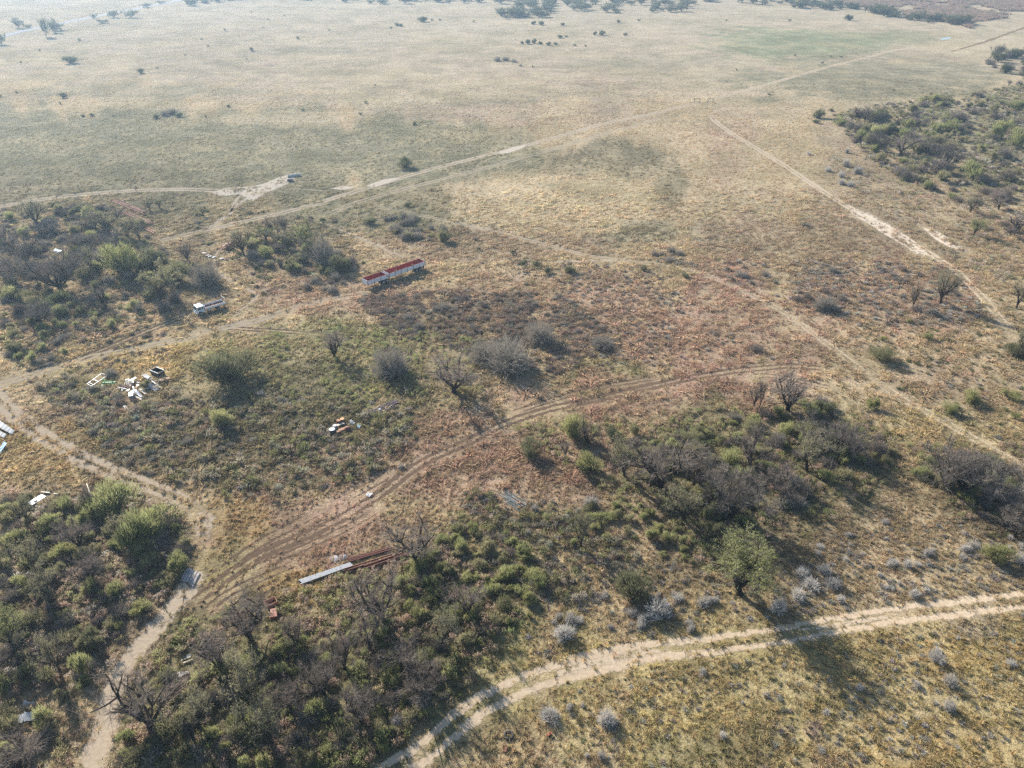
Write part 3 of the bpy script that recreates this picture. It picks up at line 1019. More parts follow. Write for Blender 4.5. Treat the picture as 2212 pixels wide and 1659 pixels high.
for poly, n, cols, (s0, s1), k in SCRUB_ZONES:
    X, Y = poly_points(poly, n, gz)
    keep = ~is_clear(X, Y)
    X, Y = X[keep], Y[keep]
    # gather into patches
    keep = fbm(X / np.maximum(5, Y / 25), Y / np.maximum(5, Y / 25), 13, 3) + gz.uniform(-.22, .22, len(X)) > .48
    X, Y = X[keep], Y[keep]
    c = np.array(cols)[gz.integers(0, len(cols), len(X))]
    s = gz.uniform(s0, s1, len(X))
    acc[k][0].append(np.stack([X, Y, np.zeros(len(X))], -1))
    acc[k][1].append(vary(c, gz, .8, 1.35))
    acc[k][2].append(np.stack([s, s, s * gz.uniform(.7, 1.1, len(X))], -1))
scatter('low_scrub', *[np.concatenate(a) for a in acc['t']], scrubs, 301, 'knee high grey and brown scrub over the field')
scatter('undergrowth', *[np.concatenate(a) for a in acc['w']], weeds, 302, 'green and brown undergrowth beneath the thickets')

# reed bed along the far stream
X, Y = poly_points([(1690, -8), (1800, 6), (1900, 22), (1990, 40), (2075, 55), (2095, 62), (2105, 48), (2150, 42), (2230, 32), (2230, -10)], 5200, gz)
k = fbm(X / 40, Y / 40, 17, 3) > .40
X, Y = X[k], Y[k]
s = gz.uniform(.7, 1.25, len(X))
scatter('reeds', np.stack([X, Y, np.zeros(len(X))], -1), vary(np.tile((.36, .27, .20), (len(X), 1)), gz), np.stack([s * 1.3, s * 1.3, s], -1), reeds_src, 303,
        'pinkish brown reed bed along the far stream')
st = MB()
wp = [at(2030, 84), at(2038, 82), at(2052, 80), at(2056, 82), at(2046, 85), at(2034, 86)]
me = bpy.data.meshes.new('water')
me.from_pydata([(p.x, p.y, .02) for p in wp], [], [tuple(range(len(wp)))])
mw, nw, ow = mat('stream_water')
bw = N(nw, 'BsdfPrincipled', Roughness=.12)
bw.inputs['Base Color'].default_value = (.18, .2, .2, 1)
nw.links.new(bw.outputs[0], ow.inputs['Surface'])
me.materials.append(mw)
structure(link('water', me))

# ------------------------------------------------------------------ shrubs and bushes, each one an object
def shrub_kind(kind, seed):
    """returns (main mesh, child name, child mesh) of a shrub about 2 m across"""
    if kind == 'green_shrub':
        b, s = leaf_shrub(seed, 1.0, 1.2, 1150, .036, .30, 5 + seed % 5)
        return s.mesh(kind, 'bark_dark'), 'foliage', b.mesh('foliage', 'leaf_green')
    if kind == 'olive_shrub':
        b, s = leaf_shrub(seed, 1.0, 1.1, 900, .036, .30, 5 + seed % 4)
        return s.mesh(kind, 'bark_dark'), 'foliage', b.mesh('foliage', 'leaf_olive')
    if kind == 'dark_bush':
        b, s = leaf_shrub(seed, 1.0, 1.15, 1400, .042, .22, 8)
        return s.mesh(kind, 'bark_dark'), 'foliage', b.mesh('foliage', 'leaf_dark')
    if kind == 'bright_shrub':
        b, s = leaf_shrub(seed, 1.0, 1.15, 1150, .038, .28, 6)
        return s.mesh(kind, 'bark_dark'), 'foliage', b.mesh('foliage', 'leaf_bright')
    if kind == 'grey_shrub':
        return twig_shrub(seed, 1.0, 1.1, 150, .030, 4).mesh(kind, 'twig_grey'), None, None
    if kind == 'brown_shrub':
        return twig_shrub(seed, 1.0, 1.1, 150, .034, 4).mesh(kind, 'twig_brown'), None, None
    if kind == 'dark_brush':
        return twig_shrub(seed, 1.0, 1.15, 190, .028, 5).mesh(kind, 'twig_dark'), None, None
    if kind == 'white_thorn_bush':
        return twig_shrub(seed, 1.0, 1.05, 230, .024, 5).mesh(kind, 'twig_white'), None, None

SHRUBS = {k: [shrub_kind(k, 1000 + 37 * i + 7 * j) for i in range(7)] for j, k in enumerate(
    ('green_shrub', 'olive_shrub', 'dark_bush', 'bright_shrub', 'grey_shrub', 'brown_shrub', 'white_thorn_bush', 'dark_brush'))}
KIND_CAT = dict(green_shrub='shrub', olive_shrub='shrub', dark_bush='bush', bright_shrub='shrub', grey_shrub='shrub', brown_shrub='shrub', white_thorn_bush='thorn bush', dark_brush='brush')
KIND_TXT = dict(green_shrub='leafy green shrub', olive_shrub='dull olive green shrub', dark_bush='dense dark bush', bright_shrub='bright yellow green shrub', grey_shrub='leafless grey twiggy shrub',
                brown_shrub='dry brown twiggy shrub', white_thorn_bush='bare white thorn bush', dark_brush='leafless dark brush')
def big_kind(kind, seed):
    lm = dict(green_shrub='leaf_green', olive_shrub='leaf_olive', dark_bush='leaf_dark', bright_shrub='leaf_bright').get(kind)
    if lm:
        b, s = leaf_shrub(seed, 1.0, 1.15, 3400, .022, .16, 13)
        return s.mesh(kind, 'bark_dark'), 'foliage', b.mesh('foliage', lm)
    tm = dict(grey_shrub='twig_grey', brown_shrub='twig_brown', dark_brush='twig_dark')[kind]
    return twig_shrub(seed, 1.0, 1.1, 420, .015, 5).mesh(kind, tm), None, None

BIG = {k: [big_kind(k, 3000 + 31 * i + 5 * j) for i in range(3)] for j, k in enumerate(('green_shrub', 'olive_shrub', 'dark_bush', 'bright_shrub', 'grey_shrub', 'brown_shrub', 'dark_brush'))}
N_OF = {k: 0 for k in KIND_CAT}

def shrub(kind, p, w, h, label, group=None):
    v = BIG[kind][rnd.randrange(3)] if w > 3.4 and kind in BIG and p.y < 260 else SHRUBS[kind][rnd.randrange(7)]
    o = empty(kind, (p.x, p.y, 0)) if v[1] else link(kind, v[0], None, (p.x, p.y, 0))
    o.rotation_euler = (rnd.gauss(0, .08), rnd.gauss(0, .08), rnd.uniform(0, 6.28))
    k = w / 2
    o.scale = (k * rnd.uniform(.75, 1.3), k * rnd.uniform(.75, 1.3), h / 1.3 * rnd.uniform(.8, 1.2))
    tag(o, label, KIND_CAT[kind], group)
    if v[1]:
        link('stems', v[0], o)
        link(v[1], v[2], o)
    N_OF[kind] += 1
    return o

# shrubs the photograph lets one single out: pixel of the foot, width in pixels, height factor, kind, own label
SINGLE = [
    (318, 838, 22, .9, 'olive_shrub', 'olive shrub growing through the middle of the scrap heap'), (258, 858, 24, .6, 'grey_shrub', 'grey shrub just below the tangle of the scrap heap'), (292, 890, 26, .7, 'brown_shrub', 'brown shrub between the scrap heap and the lone white plank'),
    (240, 812, 40, .55, 'grey_shrub', 'pale grey shrub behind the green implement'), (200, 845, 34, .5, 'grey_shrub', 'pale grey shrub left of the open steel frame'),
    (874, 362, 42, .55, 'dark_bush', 'lone dark bush just above the straight dirt road'), (153, 137, 30, .6, 'dark_bush', 'lone dark bush on the open plain near the upper left corner'),
    (304, 158, 16, .7, 'dark_bush', 'small round bush on the pale plain, second from the upper left corner'), (170, 461, 24, .7, 'dark_bush', 'small round dark bush beyond the thicket, left of the rusty pipe rows'),
    (799, 484, 30, .6, 'dark_bush', 'dark green bush at the left end of the grey shrub cluster above the trailers'), (843, 808, 84, .75, 'grey_shrub', 'big dome shaped grey shrub left of the spreading bare tree in the field'),
    (1168, 738, 80, .8, 'grey_shrub', 'tall grey bush at the upper right of the big grey clump in the field'), (1100, 795, 110, .62, 'grey_shrub', 'widest bush of the big grey clump in the middle of the field'),
    (1050, 775, 74, .6, 'grey_shrub', 'left hand bush of the big grey clump in the middle of the field'), (1300, 748, 72, .45, 'grey_shrub', 'low oval grey bush alone beside the winding footpath'),
    (1634, 758, 34, .7, 'brown_shrub', 'lone brown shrub in red grass above the field track'), (1780, 668, 52, .55, 'grey_shrub', 'dark grey shrub left of the leaning bare tree on the right'),
    (497, 822, 96, .72, 'dark_bush', 'tall dark conical bush right of the scrap heap'), (487, 918, 52, .75, 'bright_shrub', 'bright green shrub below the tall conical bush'),
    (1146, 985, 66, .8, 'dark_bush', 'round dark bush standing beside the field track bend'), (1245, 945, 60, .8, 'bright_shrub', 'pale green shrub right of the round dark bush at the track bend'),
    (1265, 1015, 60, .7, 'bright_shrub', 'green shrub under the small twisted bare tree'), (1370, 1285, 86, .75, 'dark_bush', 'rounded dark green bush above the sandy road'),
    (2095, 868, 56, .55, 'bright_shrub', 'green bush alone on the tan slope at the right'), (2052, 892, 44, .55, 'bright_shrub', 'yellow green shrub left of the lone green bush on the right slope'),
    (2180, 860, 40, .5, 'bright_shrub', 'small green shrub near the right edge of the tan slope'), (2195, 770, 60, .6, 'dark_bush', 'green bush at the foot of the tree on the right edge'),
    (1900, 775, 62, .5, 'olive_shrub', 'olive shrub just right of the sandy field track end'), (1885, 880, 36, .8, 'bright_shrub', 'bright green shrub at the upper right tip of the right thicket'),
    (2150, 1212, 70, .6, 'bright_shrub', 'yellow green shrub on the straw slope above the sandy road'), (448, 615, 62, .85, 'grey_shrub', 'round grey bush above the white truck'),
    (268, 590, 92, .75, 'bright_shrub', 'wide bright green bush in the middle of the left thicket'), (330, 577, 74, .7, 'dark_bush', 'dark green bush beside the wide bright bush in the left thicket'),
    (383, 606, 58, .85, 'olive_shrub', 'round olive bush between the flat topped tree and the white truck'), (700, 566, 76, .7, 'grey_shrub', 'grey bush left of the red trailers'),
    (735, 585, 62, .7, 'dark_bush', 'dark bush next to the front end of the red trailers'), (250, 1108, 96, .75, 'green_shrub', 'rounded green bush beside the left sandy road bend'),
    (345, 1140, 86, .8, 'green_shrub', 'big green bush at the inner side of the road bend'), (300, 1180, 96, .85, 'green_shrub', 'large pale green bush in the lower left thicket by the bend'),
    (2021, 1428, 40, .9, 'white_thorn_bush', 'white thorn bush alone below the sandy road at the right'), (2050, 1478, 40, .8, 'white_thorn_bush', 'white thorn bush next to the bright lone one below the road'),
    (2048, 1532, 36, .9, 'white_thorn_bush', 'roundest white thorn bush near the lower right corner'), (1311, 1560, 46, .85, 'white_thorn_bush', 'big white thorn bush in the lower middle grass'),
    (1185, 1550, 44, .8, 'white_thorn_bush', 'white thorn bush left of the big one in the lower middle grass'), (858, 1562, 38, .8, 'white_thorn_bush', 'white thorn bush at the edge of the dark thicket by the road'),
    (1750, 1268, 40, .8, 'white_thorn_bush', 'white thorn bush at the lower end of the clump right of the leafy tree'), (1722, 1290, 36, .8, 'white_thorn_bush', 'lowest white thorn bush of the clump right of the leafy tree'),
    (1780, 1238, 38, .8, 'white_thorn_bush', 'topmost white thorn bush of the clump right of the leafy tree'), (1732, 1242, 34, .8, 'white_thorn_bush', 'white thorn bush in the middle of the clump right of the leafy tree'), (1798, 1266, 32, .8, 'white_thorn_bush', 'white thorn bush at the right of the clump by the leafy tree'), (1680, 1318, 44, .9, 'white_thorn_bush', 'tall white thorn bush between the leafy tree and the sandy road'),
    (1275, 1090, 30, 1.0, 'white_thorn_bush', 'small white thorn bush right of the blue green pipes'), (1218, 1375, 50, 1.0, 'white_thorn_bush', 'white thorn bush left of the sandy road bend'),
    (1420, 1328, 60, .75, 'white_thorn_bush', 'white thorn bush below the rounded dark green bush'), (2205, 1215, 40, .9, 'white_thorn_bush', 'white thorn bush at the right edge above the sandy road'),
]
for px, py, w, hf, kind, lab in SINGLE:
    p = at(px, py)
    W = w * mpp(p)
    shrub(kind, p, W, W * hf, lab)

# shrubs alike within their stand: zone, counts by kind, size in metres, where
ZONES = [
    ([(0, 1075), (120, 1090), (240, 1110), (400, 1120), (420, 1190), (360, 1270), (300, 1330), (250, 1380), (180, 1500), (170, 1659), (0, 1659)],
     dict(green_shrub=44, olive_shrub=46, dark_bush=18, grey_shrub=22, brown_shrub=26, bright_shrub=10, dark_brush=30), (1.4, 3.6), 'in the lower left thicket'),
    ([(270, 1640), (290, 1520), (380, 1440), (440, 1400), (560, 1400), (700, 1400), (830, 1330), (900, 1370), (1010, 1420), (960, 1520), (830, 1620), (760, 1659), (280, 1659)],
     dict(green_shrub=52, olive_shrub=44, dark_bush=14, grey_shrub=18, brown_shrub=28, bright_shrub=18, dark_brush=34), (1.3, 3.2), 'in the bottom centre thicket'),
    ([(830, 1240), (900, 1180), (1010, 1140), (1130, 1160), (1180, 1250), (1140, 1340), (1000, 1400), (880, 1330)],
     dict(green_shrub=40, olive_shrub=30, bright_shrub=22, grey_shrub=12, brown_shrub=14), (1.2, 2.8), 'beside the stacked steel beams'),
    ([(1310, 940), (1480, 920), (1620, 900), (1760, 870), (1860, 900), (1950, 980), (1880, 1020), (1760, 1060), (1700, 1150), (1620, 1170), (1500, 1160), (1420, 1080), (1350, 1000)],
     dict(green_shrub=40, olive_shrub=50, dark_bush=14, bright_shrub=18, brown_shrub=30, grey_shrub=24, dark_brush=40), (1.6, 3.8), 'in the right hand thicket'),
    ([(1380, 1080), (1520, 1170), (1560, 1260), (1480, 1250), (1380, 1170), (1240, 1190), (1220, 1090)],
     dict(green_shrub=16, bright_shrub=14, olive_shrub=12, brown_shrub=8), (1.0, 2.4), 'between the blue green pipes and the leafy tree'),
    ([(1960, 1010), (2080, 980), (2212, 1010), (2230, 1160), (2150, 1130), (2040, 1080)],
     dict(green_shrub=14, olive_shrub=12, dark_bush=10, brown_shrub=16, dark_brush=20), (1.6, 3.8), 'in the thicket at the right edge'),
    ([(0, 480), (60, 450), (230, 450), (330, 480), (330, 530), (420, 570), (400, 640), (330, 690), (240, 680), (130, 720), (60, 760), (0, 790)],
     dict(green_shrub=34, olive_shrub=28, dark_bush=24, grey_shrub=40, brown_shrub=14, dark_brush=70), (2.0, 5.0), 'in the left hand thicket'),
    ([(520, 530), (560, 500), (690, 520), (780, 575), (760, 600), (690, 600), (560, 575)],
     dict(green_shrub=14, dark_bush=14, olive_shrub=10, grey_shrub=12, dark_brush=16), (2.0, 4.6), 'in the thicket behind the trailers'),
    ([(815, 470), (900, 470), (975, 505), (965, 530), (900, 530), (840, 505)], dict(grey_shrub=22, olive_shrub=4), (2.2, 5.0), 'in the grey cluster above the trailers'),
    ([(640, 620), (740, 590), (790, 600), (800, 640), (700, 655)], dict(grey_shrub=10, brown_shrub=6), (1.6, 3.2), 'left of the front trailer'),
    ([(0, 700), (140, 690), (250, 700), (200, 760), (60, 800), (0, 830)], dict(grey_shrub=16, green_shrub=14, olive_shrub=8), (1.4, 3.0), 'at the left edge above the sandy road'),
    ([(1800, 260), (1860, 250), (2000, 215), (2110, 205), (2212, 230), (2230, 430), (2060, 440), (1960, 395), (1880, 340)],
     dict(olive_shrub=44, brown_shrub=50, green_shrub=40, dark_bush=8, bright_shrub=16, dark_brush=40), (2.6, 8.0), 'in the wide thicket at the upper right'),
    ([(2080, 430), (2212, 400), (2230, 560), (2140, 520)], dict(olive_shrub=16, brown_shrub=14, green_shrub=12), (2.4, 5.0), 'around the trees right of the bare sand road'),
    ([(2130, 120), (2212, 110), (2240, 190), (2150, 190)], dict(dark_bush=4, brown_shrub=14, dark_brush=8), (4.0, 8.0), 'in the far clump at the right edge'),
    ([(60, 830), (180, 800), (420, 860), (700, 890), (760, 960), (520, 1050), (340, 1010), (230, 960)],
     dict(grey_shrub=44, olive_shrub=26, green_shrub=12, brown_shrub=14), (1.0, 2.4), 'in the yard between scrap heap and sandy road'),
    ([(780, 660), (1000, 640), (1180, 660), (1230, 730), (1000, 740), (860, 710)], dict(brown_shrub=36, grey_shrub=30), (1.4, 3.0), 'in the brushy band below the trailers'),
    ([(1400, 540), (1480, 545), (1470, 575), (1420, 570)], dict(grey_shrub=9), (1.6, 3.4), 'in the pale cluster by the bend of the field track'),
    ([(1540, 570), (1680, 590), (1900, 570), (2040, 590), (2110, 690), (1950, 710), (1760, 660), (1600, 630)], dict(grey_shrub=44, brown_shrub=40), (1.6, 3.6), 'in the red grass below the bare sand road'),
    ([(1720, 330), (1830, 320), (1870, 400), (1800, 410)], dict(grey_shrub=12, white_thorn_bush=8), (2.0, 4.0), 'beside the straight track to the gate'),
    ([(1850, 410), (2050, 430), (2100, 560), (1980, 500)], dict(olive_shrub=14, grey_shrub=12), (1.6, 3.4), 'near the patches of bare sand'),
    ([(1150, 1350), (1300, 1260), (1500, 1290), (1640, 1310), (1500, 1380), (1220, 1420)], dict(white_thorn_bush=28, grey_shrub=12, olive_shrub=8), (.7, 2.0), 'on the upper verge of the sandy road'),
    ([(1620, 1250), (1880, 1120), (2212, 1160), (2212, 1270), (1800, 1310)], dict(white_thorn_bush=32, grey_shrub=8), (.7, 1.9), 'on the straw slope above the sandy road'),
    ([(1150, 1480), (1500, 1410), (2212, 1330), (2212, 1659), (1120, 1659)], dict(white_thorn_bush=22, grey_shrub=12), (.5, 1.4), 'in the yellow grass below the sandy road'),
    ([(1100, 1060), (1250, 1080), (1300, 1200), (1120, 1170)], dict(grey_shrub=10, white_thorn_bush=6, brown_shrub=8), (1.0, 2.2), 'around the blue green pipes'),
    ([(1850, 700), (2212, 660), (2212, 980), (1960, 860)], dict(olive_shrub=10, grey_shrub=12, bright_shrub=4), (1.0, 2.4), 'on the tan slope at the right'),
    ([(1380, 600), (1560, 640), (1720, 720), (1600, 770), (1360, 730), (1250, 650)], dict(grey_shrub=14, brown_shrub=14), (1.0, 2.2), 'in the red grass field'),
]
LANDMARKS = [(131, 590, 'largest brown tree'), (346, 620, 'flat topped olive tree'), (300, 470, 'rusty pipe rows'), (450, 665, 'white truck'), (500, 530, 'red scrap heap'), (666, 500, 'rounded green tree'), (600, 490, 'row of bare trees'),
             (528, 525, 'fan shaped tree'), (805, 600, 'front trailer'), (870, 580, 'rear trailer'), (290, 830, 'scrap heap'), (495, 790, 'conical bush'), (740, 922, 'rusty drums'), (830, 880, 'pole stack'), (980, 810, 'spreading bare tree'),
             (1110, 770, 'big grey clump'), (1300, 735, 'low oval bush'), (721, 745, 'bare tree in green grass'), (697, 1240, 'silver beams'), (800, 1215, 'rusty pipes'), (897, 1180, 'round crowned bare tree'), (1100, 1085, 'blue green pipes'),
             (413, 1247, 'logs on the road'), (590, 1312, 'red boxes'), (544, 1340, 'tree by the red boxes'), (547, 1470, 'greenish tree'), (331, 1520, 'big leaning bare tree'), (70, 1540, 'grey blue bonnet'), (48, 1630, 'lower left corner tree'),
             (85, 1085, 'white topped table'), (195, 1060, 'long whitish pole'), (390, 1090, 'sandy road bend'), (110, 1270, 'grey green tree'), (30, 1360, 'dark leafy tree'), (827, 1290, 'bare tree below the beams'),
             (745, 1390, 'tall narrow bare tree'), (907, 1470, 'road shadow tree'), (949, 1350, 'thin leaved tree by the beams'), (628, 1505, 'bare tree of the bottom thicket'), (1253, 1140, 'slim tree by the pipes'), (1422, 1000, 'great bare tree'),
             (1351, 990, 'two stemmed tree'), (1269, 930, 'small twisted tree'), (1146, 960, 'round dark bush'), (1577, 1070, 'dense grey tree'), (1602, 1230, 'leafy green tree'), (1703, 850, 'spreading tree by the slim pair'), (1634, 850, 'slim bare pair'),
             (1670, 1020, 'tree at the thicket centre'), (1811, 940, 'dark bare tree'), (2050, 1010, 'wide fan shaped tree'), (2180, 1090, 'brown tree at the right edge'), (2031, 620, 'leaning thin leaved tree'), (2195, 640, 'small tree near the right edge'),
             (1950, 510, 'bare sand road'), (2104, 490, 'green tree by the bare sand'), (1946, 310, 'fan shaped bare tree up right'), (1860, 245, 'bare pair up right'), (2047, 335, 'low branched tree up right'), (2140, 260, 'right end of the upper thicket'),
             (2178, 180, 'small dead tree up right'), (1390, 1400, 'middle of the sandy road'), (1800, 1350, 'shaded stretch of the sandy road'), (2100, 1305, 'right end of the sandy road'), (1765, 1585, 'round mauve patch'), (1311, 1545, 'big thorn bush'),
             (2035, 1440, 'lone thorn bushes'), (1440, 560, 'pale shrub cluster'), (1780, 650, 'dark grey shrub'), (1600, 620, 'end of the sandy field track'), (1040, 690, 'brushy band'), (2095, 855, 'green bush on the tan slope'), (1900, 770, 'olive shrub'),
             (1500, 800, 'field track'), (1100, 1590, 'old tyre'), (860, 495, 'grey cluster'), (150, 960, 'left sandy road'), (600, 900, 'bright green shrub'), (2200, 1000, 'right edge')]

def where_is(p):
    """nearest landmark of the photo and the side of it"""
    px, py = proj(p.x, p.y)
    best = min(LANDMARKS, key=lambda l: (l[0] - px) ** 2 + ((l[1] - py) * 1.5) ** 2)
    dx, dy = px - best[0], (py - best[1]) * 1.4
    d = math.hypot(dx, dy)
    side = ('right of' if dx > 0 else 'left of') if abs(dx) > abs(dy) else ('below' if dy > 0 else 'above')
    near = 'just ' if d < 34 else ('close ' if d < 70 else 'farther ')
    if near == 'close ':
        near = 'near and '
    return near + side + ' the ' + best[2]

gs = np.random.default_rng(77)
LIMIT = 290
for poly, counts, (s0, s1), where in ZONES:
    for kind, n in counts.items():
        X, Y = poly_points(poly, int(n * 1.5) + 4, gs)
        k = ~is_clear(X, Y)
        X, Y = X[k][:n], Y[k][:n]
        for x, y in zip(X, Y):
            if N_OF[kind] >= LIMIT:
                break
            w = s0 + (s1 - s0) * gs.random() ** 1.6
            hf = dict(green_shrub=.72, olive_shrub=.68, dark_bush=.78, bright_shrub=.7, grey_shrub=.62, brown_shrub=.6, white_thorn_bush=.85, dark_brush=.75)[kind]
            p = Vector((x, y, 0))
            tt = (w - s0) / (s1 - s0)
            size = 'small ' if tt < .22 else ('big ' if tt > .6 else '')
            lab = size + KIND_TXT[kind] + ' ' + where_is(p)
            shrub(kind, p, w, w * hf * gs.uniform(.8, 1.2), lab, lab)

# scattered small bushes on the far plain
FAR = [(173, 88, 9), (85, 110, 8), (45, 135, 6), (340, 148, 6), (450, 100, 6), (400, 120, 6), (543, 110, 12), (532, 128, 5), (487, 67, 9), (543, 28, 6), (614, 35, 5), (568, 60, 6), (579, 43, 5), (435, 86, 6), (644, 84, 9), (711, 66, 7),
       (137, 211, 18), (131, 225, 8), (35, 201, 8), (2, 210, 8), (200, 251, 12), (180, 252, 10), (245, 251, 7), (445, 253, 7), (493, 231, 10), (640, 317, 6), (655, 239, 9), (367, 302, 4), (915, 47, 24), (933, 45, 8), (951, 45, 8), (1023, 48, 8), (844, 62, 8),
       (858, 56, 12), (868, 57, 10), (810, 185, 7), (790, 223, 9), (778, 248, 9), (895, 270, 10), (1152, 53, 12), (1168, 54, 14), (1216, 55, 10), (1300, 76, 20), (1285, 76, 12), (1350, 77, 12), (1335, 49, 10), (1380, 45, 8), (1420, 20, 10), (1450, 14, 8),
       (1140, 95, 14), (1155, 94, 14), (1168, 96, 12), (1128, 95, 10), (1185, 98, 12), (1200, 97, 10), (1075, 132, 16), (1092, 131, 18), (1110, 134, 16), (1125, 143, 10), (1150, 146, 8), (1240, 99, 8), (1265, 101, 8), (1210, 82, 10), (1222, 80, 8),
       (1706, 46, 7), (1835, 44, 20), (1569, 45, 5), (1662, 205, 8), (1768, 254, 26), (1763, 266, 14), (2010, 205, 9), (1795, 240, 10), (1740, 490, 22), (1028, 518, 16), (880, 446, 14), (1590, 152, 6), (1930, 196, 8),
       (355, 250, 26), (372, 246, 30), (388, 252, 18), (340, 256, 16), (1033, 540, 12), (1108, 548, 16), (1130, 572, 18), (1160, 575, 18), (1185, 590, 22), (1230, 590, 26), (1480, 600, 20), (1390, 585, 22)]
PLAIN_MARKS = [(153, 132, 'near', 'dark bush'), (304, 155, 'near', 'small round bush'), (874, 358, 'near', 'bush by the dirt road'), (365, 250, 'in', 'grey cluster'), (130, 60, 'before', 'gravel road'), (330, 15, 'before', 'gravel road end'), (560, 60, 'in', 'pale middle'), (640, 240, 'in', 'green stretch'),
               (900, 50, 'before', 'dark belt'), (1130, 45, 'before', 'far clump'), (1160, 96, 'in', 'green bush row'), (1095, 132, 'in', 'grey row'), (1320, 76, 'before', 'belt centre'), (1720, 92, 'near', 'green patch'), (1500, 220, 'near', 'gate frames'), (1150, 575, 'in', 'row above the red grass'), (1430, 580, 'near', 'field track'), (830, 220, 'on', 'plain middle'), (1860, 40, 'before', 'reed bed'), (1780, 250, 'beside', 'upper thicket'), (1000, 530, 'near', 'pale trail')]
for i, (px, py, w) in enumerate(FAR):
    p = at(px, py)
    W = w * mpp(p)
    grey = (1060 < px < 1130 and py > 120) or (330 < px < 400 and py > 240) or py > 480
    k = 'grey_shrub' if grey and N_OF['grey_shrub'] < 299 else ('dark_bush' if w > 9 and N_OF['dark_bush'] < 299 else 'olive_shrub')
    tx = 'far off grey shrub standing alone in the open plain' if k == 'grey_shrub' else 'far off dark bush standing alone in the open plain'
    side = ('left', 'left centre', 'right centre', 'right')[min(3, max(0, int(px / 553)))]
    band = 'far' if py < 70 else ('middle' if py < 200 else 'near')
    tx = ('small ' if w < 9 else 'broad ' if w > 15 else '') + ('grey shrub' if k == 'grey_shrub' else 'dark bush') + ' on the ' + band + ' plain, ' + side + ', %s the %s' % min(((math.hypot(px - a, py - b), (d_, n_)) for a, b, d_, n_ in PLAIN_MARKS))[1]
    shrub(k, p, W, W * .62, tx, ('grey shrubs' if k == 'grey_shrub' else 'dark bushes') + ' scattered over the far plain')
print('SHRUBS', N_OF)

# ------------------------------------------------------------------ trees
TREE_LIB = {}

def tree_lib(kind):
    if kind in TREE_LIB:
        return TREE_LIB[kind]
    out = []
    for i in range(4):
        s = {'bare': 10, 'dense': 30, 'semi': 50, 'leafy': 70, 'umbrella': 90, 'far': 110}[kind] + i
        if kind == 'bare':
            t = tree_mesh(s, 5, 4.4, None, 6, 6, 6, 7, .2, .35, rnd.uniform(-.2, .2), .021)
            mats = ('bark_dark', 'twig_brown', None)
        elif kind == 'dense':
            t = tree_mesh(s, 5, 5.2, None, 8, 7, 7, 8, .1, .5, 0, .028, splay=1.0)
            mats = ('bark_dark', 'twig_dark', None)
        elif kind == 'semi':
            t = tree_mesh(s, 5, 4.2, 1, 6, 5, 5, 6, .22, .4, rnd.uniform(-.2, .2), .022, 3, .13)
            mats = ('bark_dark', 'twig_dark', 'leaf_olive')
        elif kind == 'leafy':
            t = tree_mesh(s, 5, 5, 1, 6, 6, 5, 5, .18, .3, 0, .022, 9, .13)
            mats = ('bark_dark', 'twig_dark', 'leaf_green')
        elif kind == 'umbrella':
            t = tree_mesh(s, 5, 6, 1, 6, 5, 5, 5, .38, .05, .15, .022, 9, .14, splay=1.2)
            mats = ('bark_dark', 'twig_dark', 'leaf_olive')
        else:
            t = tree_mesh(s, 5, 5.5, 1, 7, 6, 4, 4, .04, .2, 0, .05, 7, .34, splay=1.3)
            mats = ('bark_dark', 'twig_dark', 'leaf_dark')
        tr = t[0].mesh('trunk', mats[0])
        cr = t[1].mesh('twigs' if t[2] else 'crown', mats[1])
        lf = t[2].mesh('crown', mats[2]) if t[2] else None
        zmax = max(v[2] for v in t[1].V)
        wmax = 2 * np.percentile(np.abs(np.array(t[1].V)[:, :2]), 98)
        out.append((tr, cr, lf, zmax, wmax))
    TREE_LIB[kind] = out
    return out

n_tree = [0]

def tree(kind, base, top, w, label, name='tree', group=None, var=None, p=None, H=None, W=None):
    if p is None:
        p = at(*base)
        H = height_at(p, top)
        W = w * mpp(p)
    lib = tree_lib(kind)
    v = lib[(n_tree[0] if var is None else var) % len(lib)]
    n_tree[0] += 1
    o = empty(name, (p.x, p.y, 0), rnd.uniform(0, 6.28), (W / v[4], W / v[4], H / v[3]))
    tag(o, label, 'tree', group)
    link('trunk', v[0], o)
    if v[2] is not None:
        c = link('crown', v[2], o)
        link('twigs', v[1], c)
    else:
        link('crown', v[1], o)
    return o

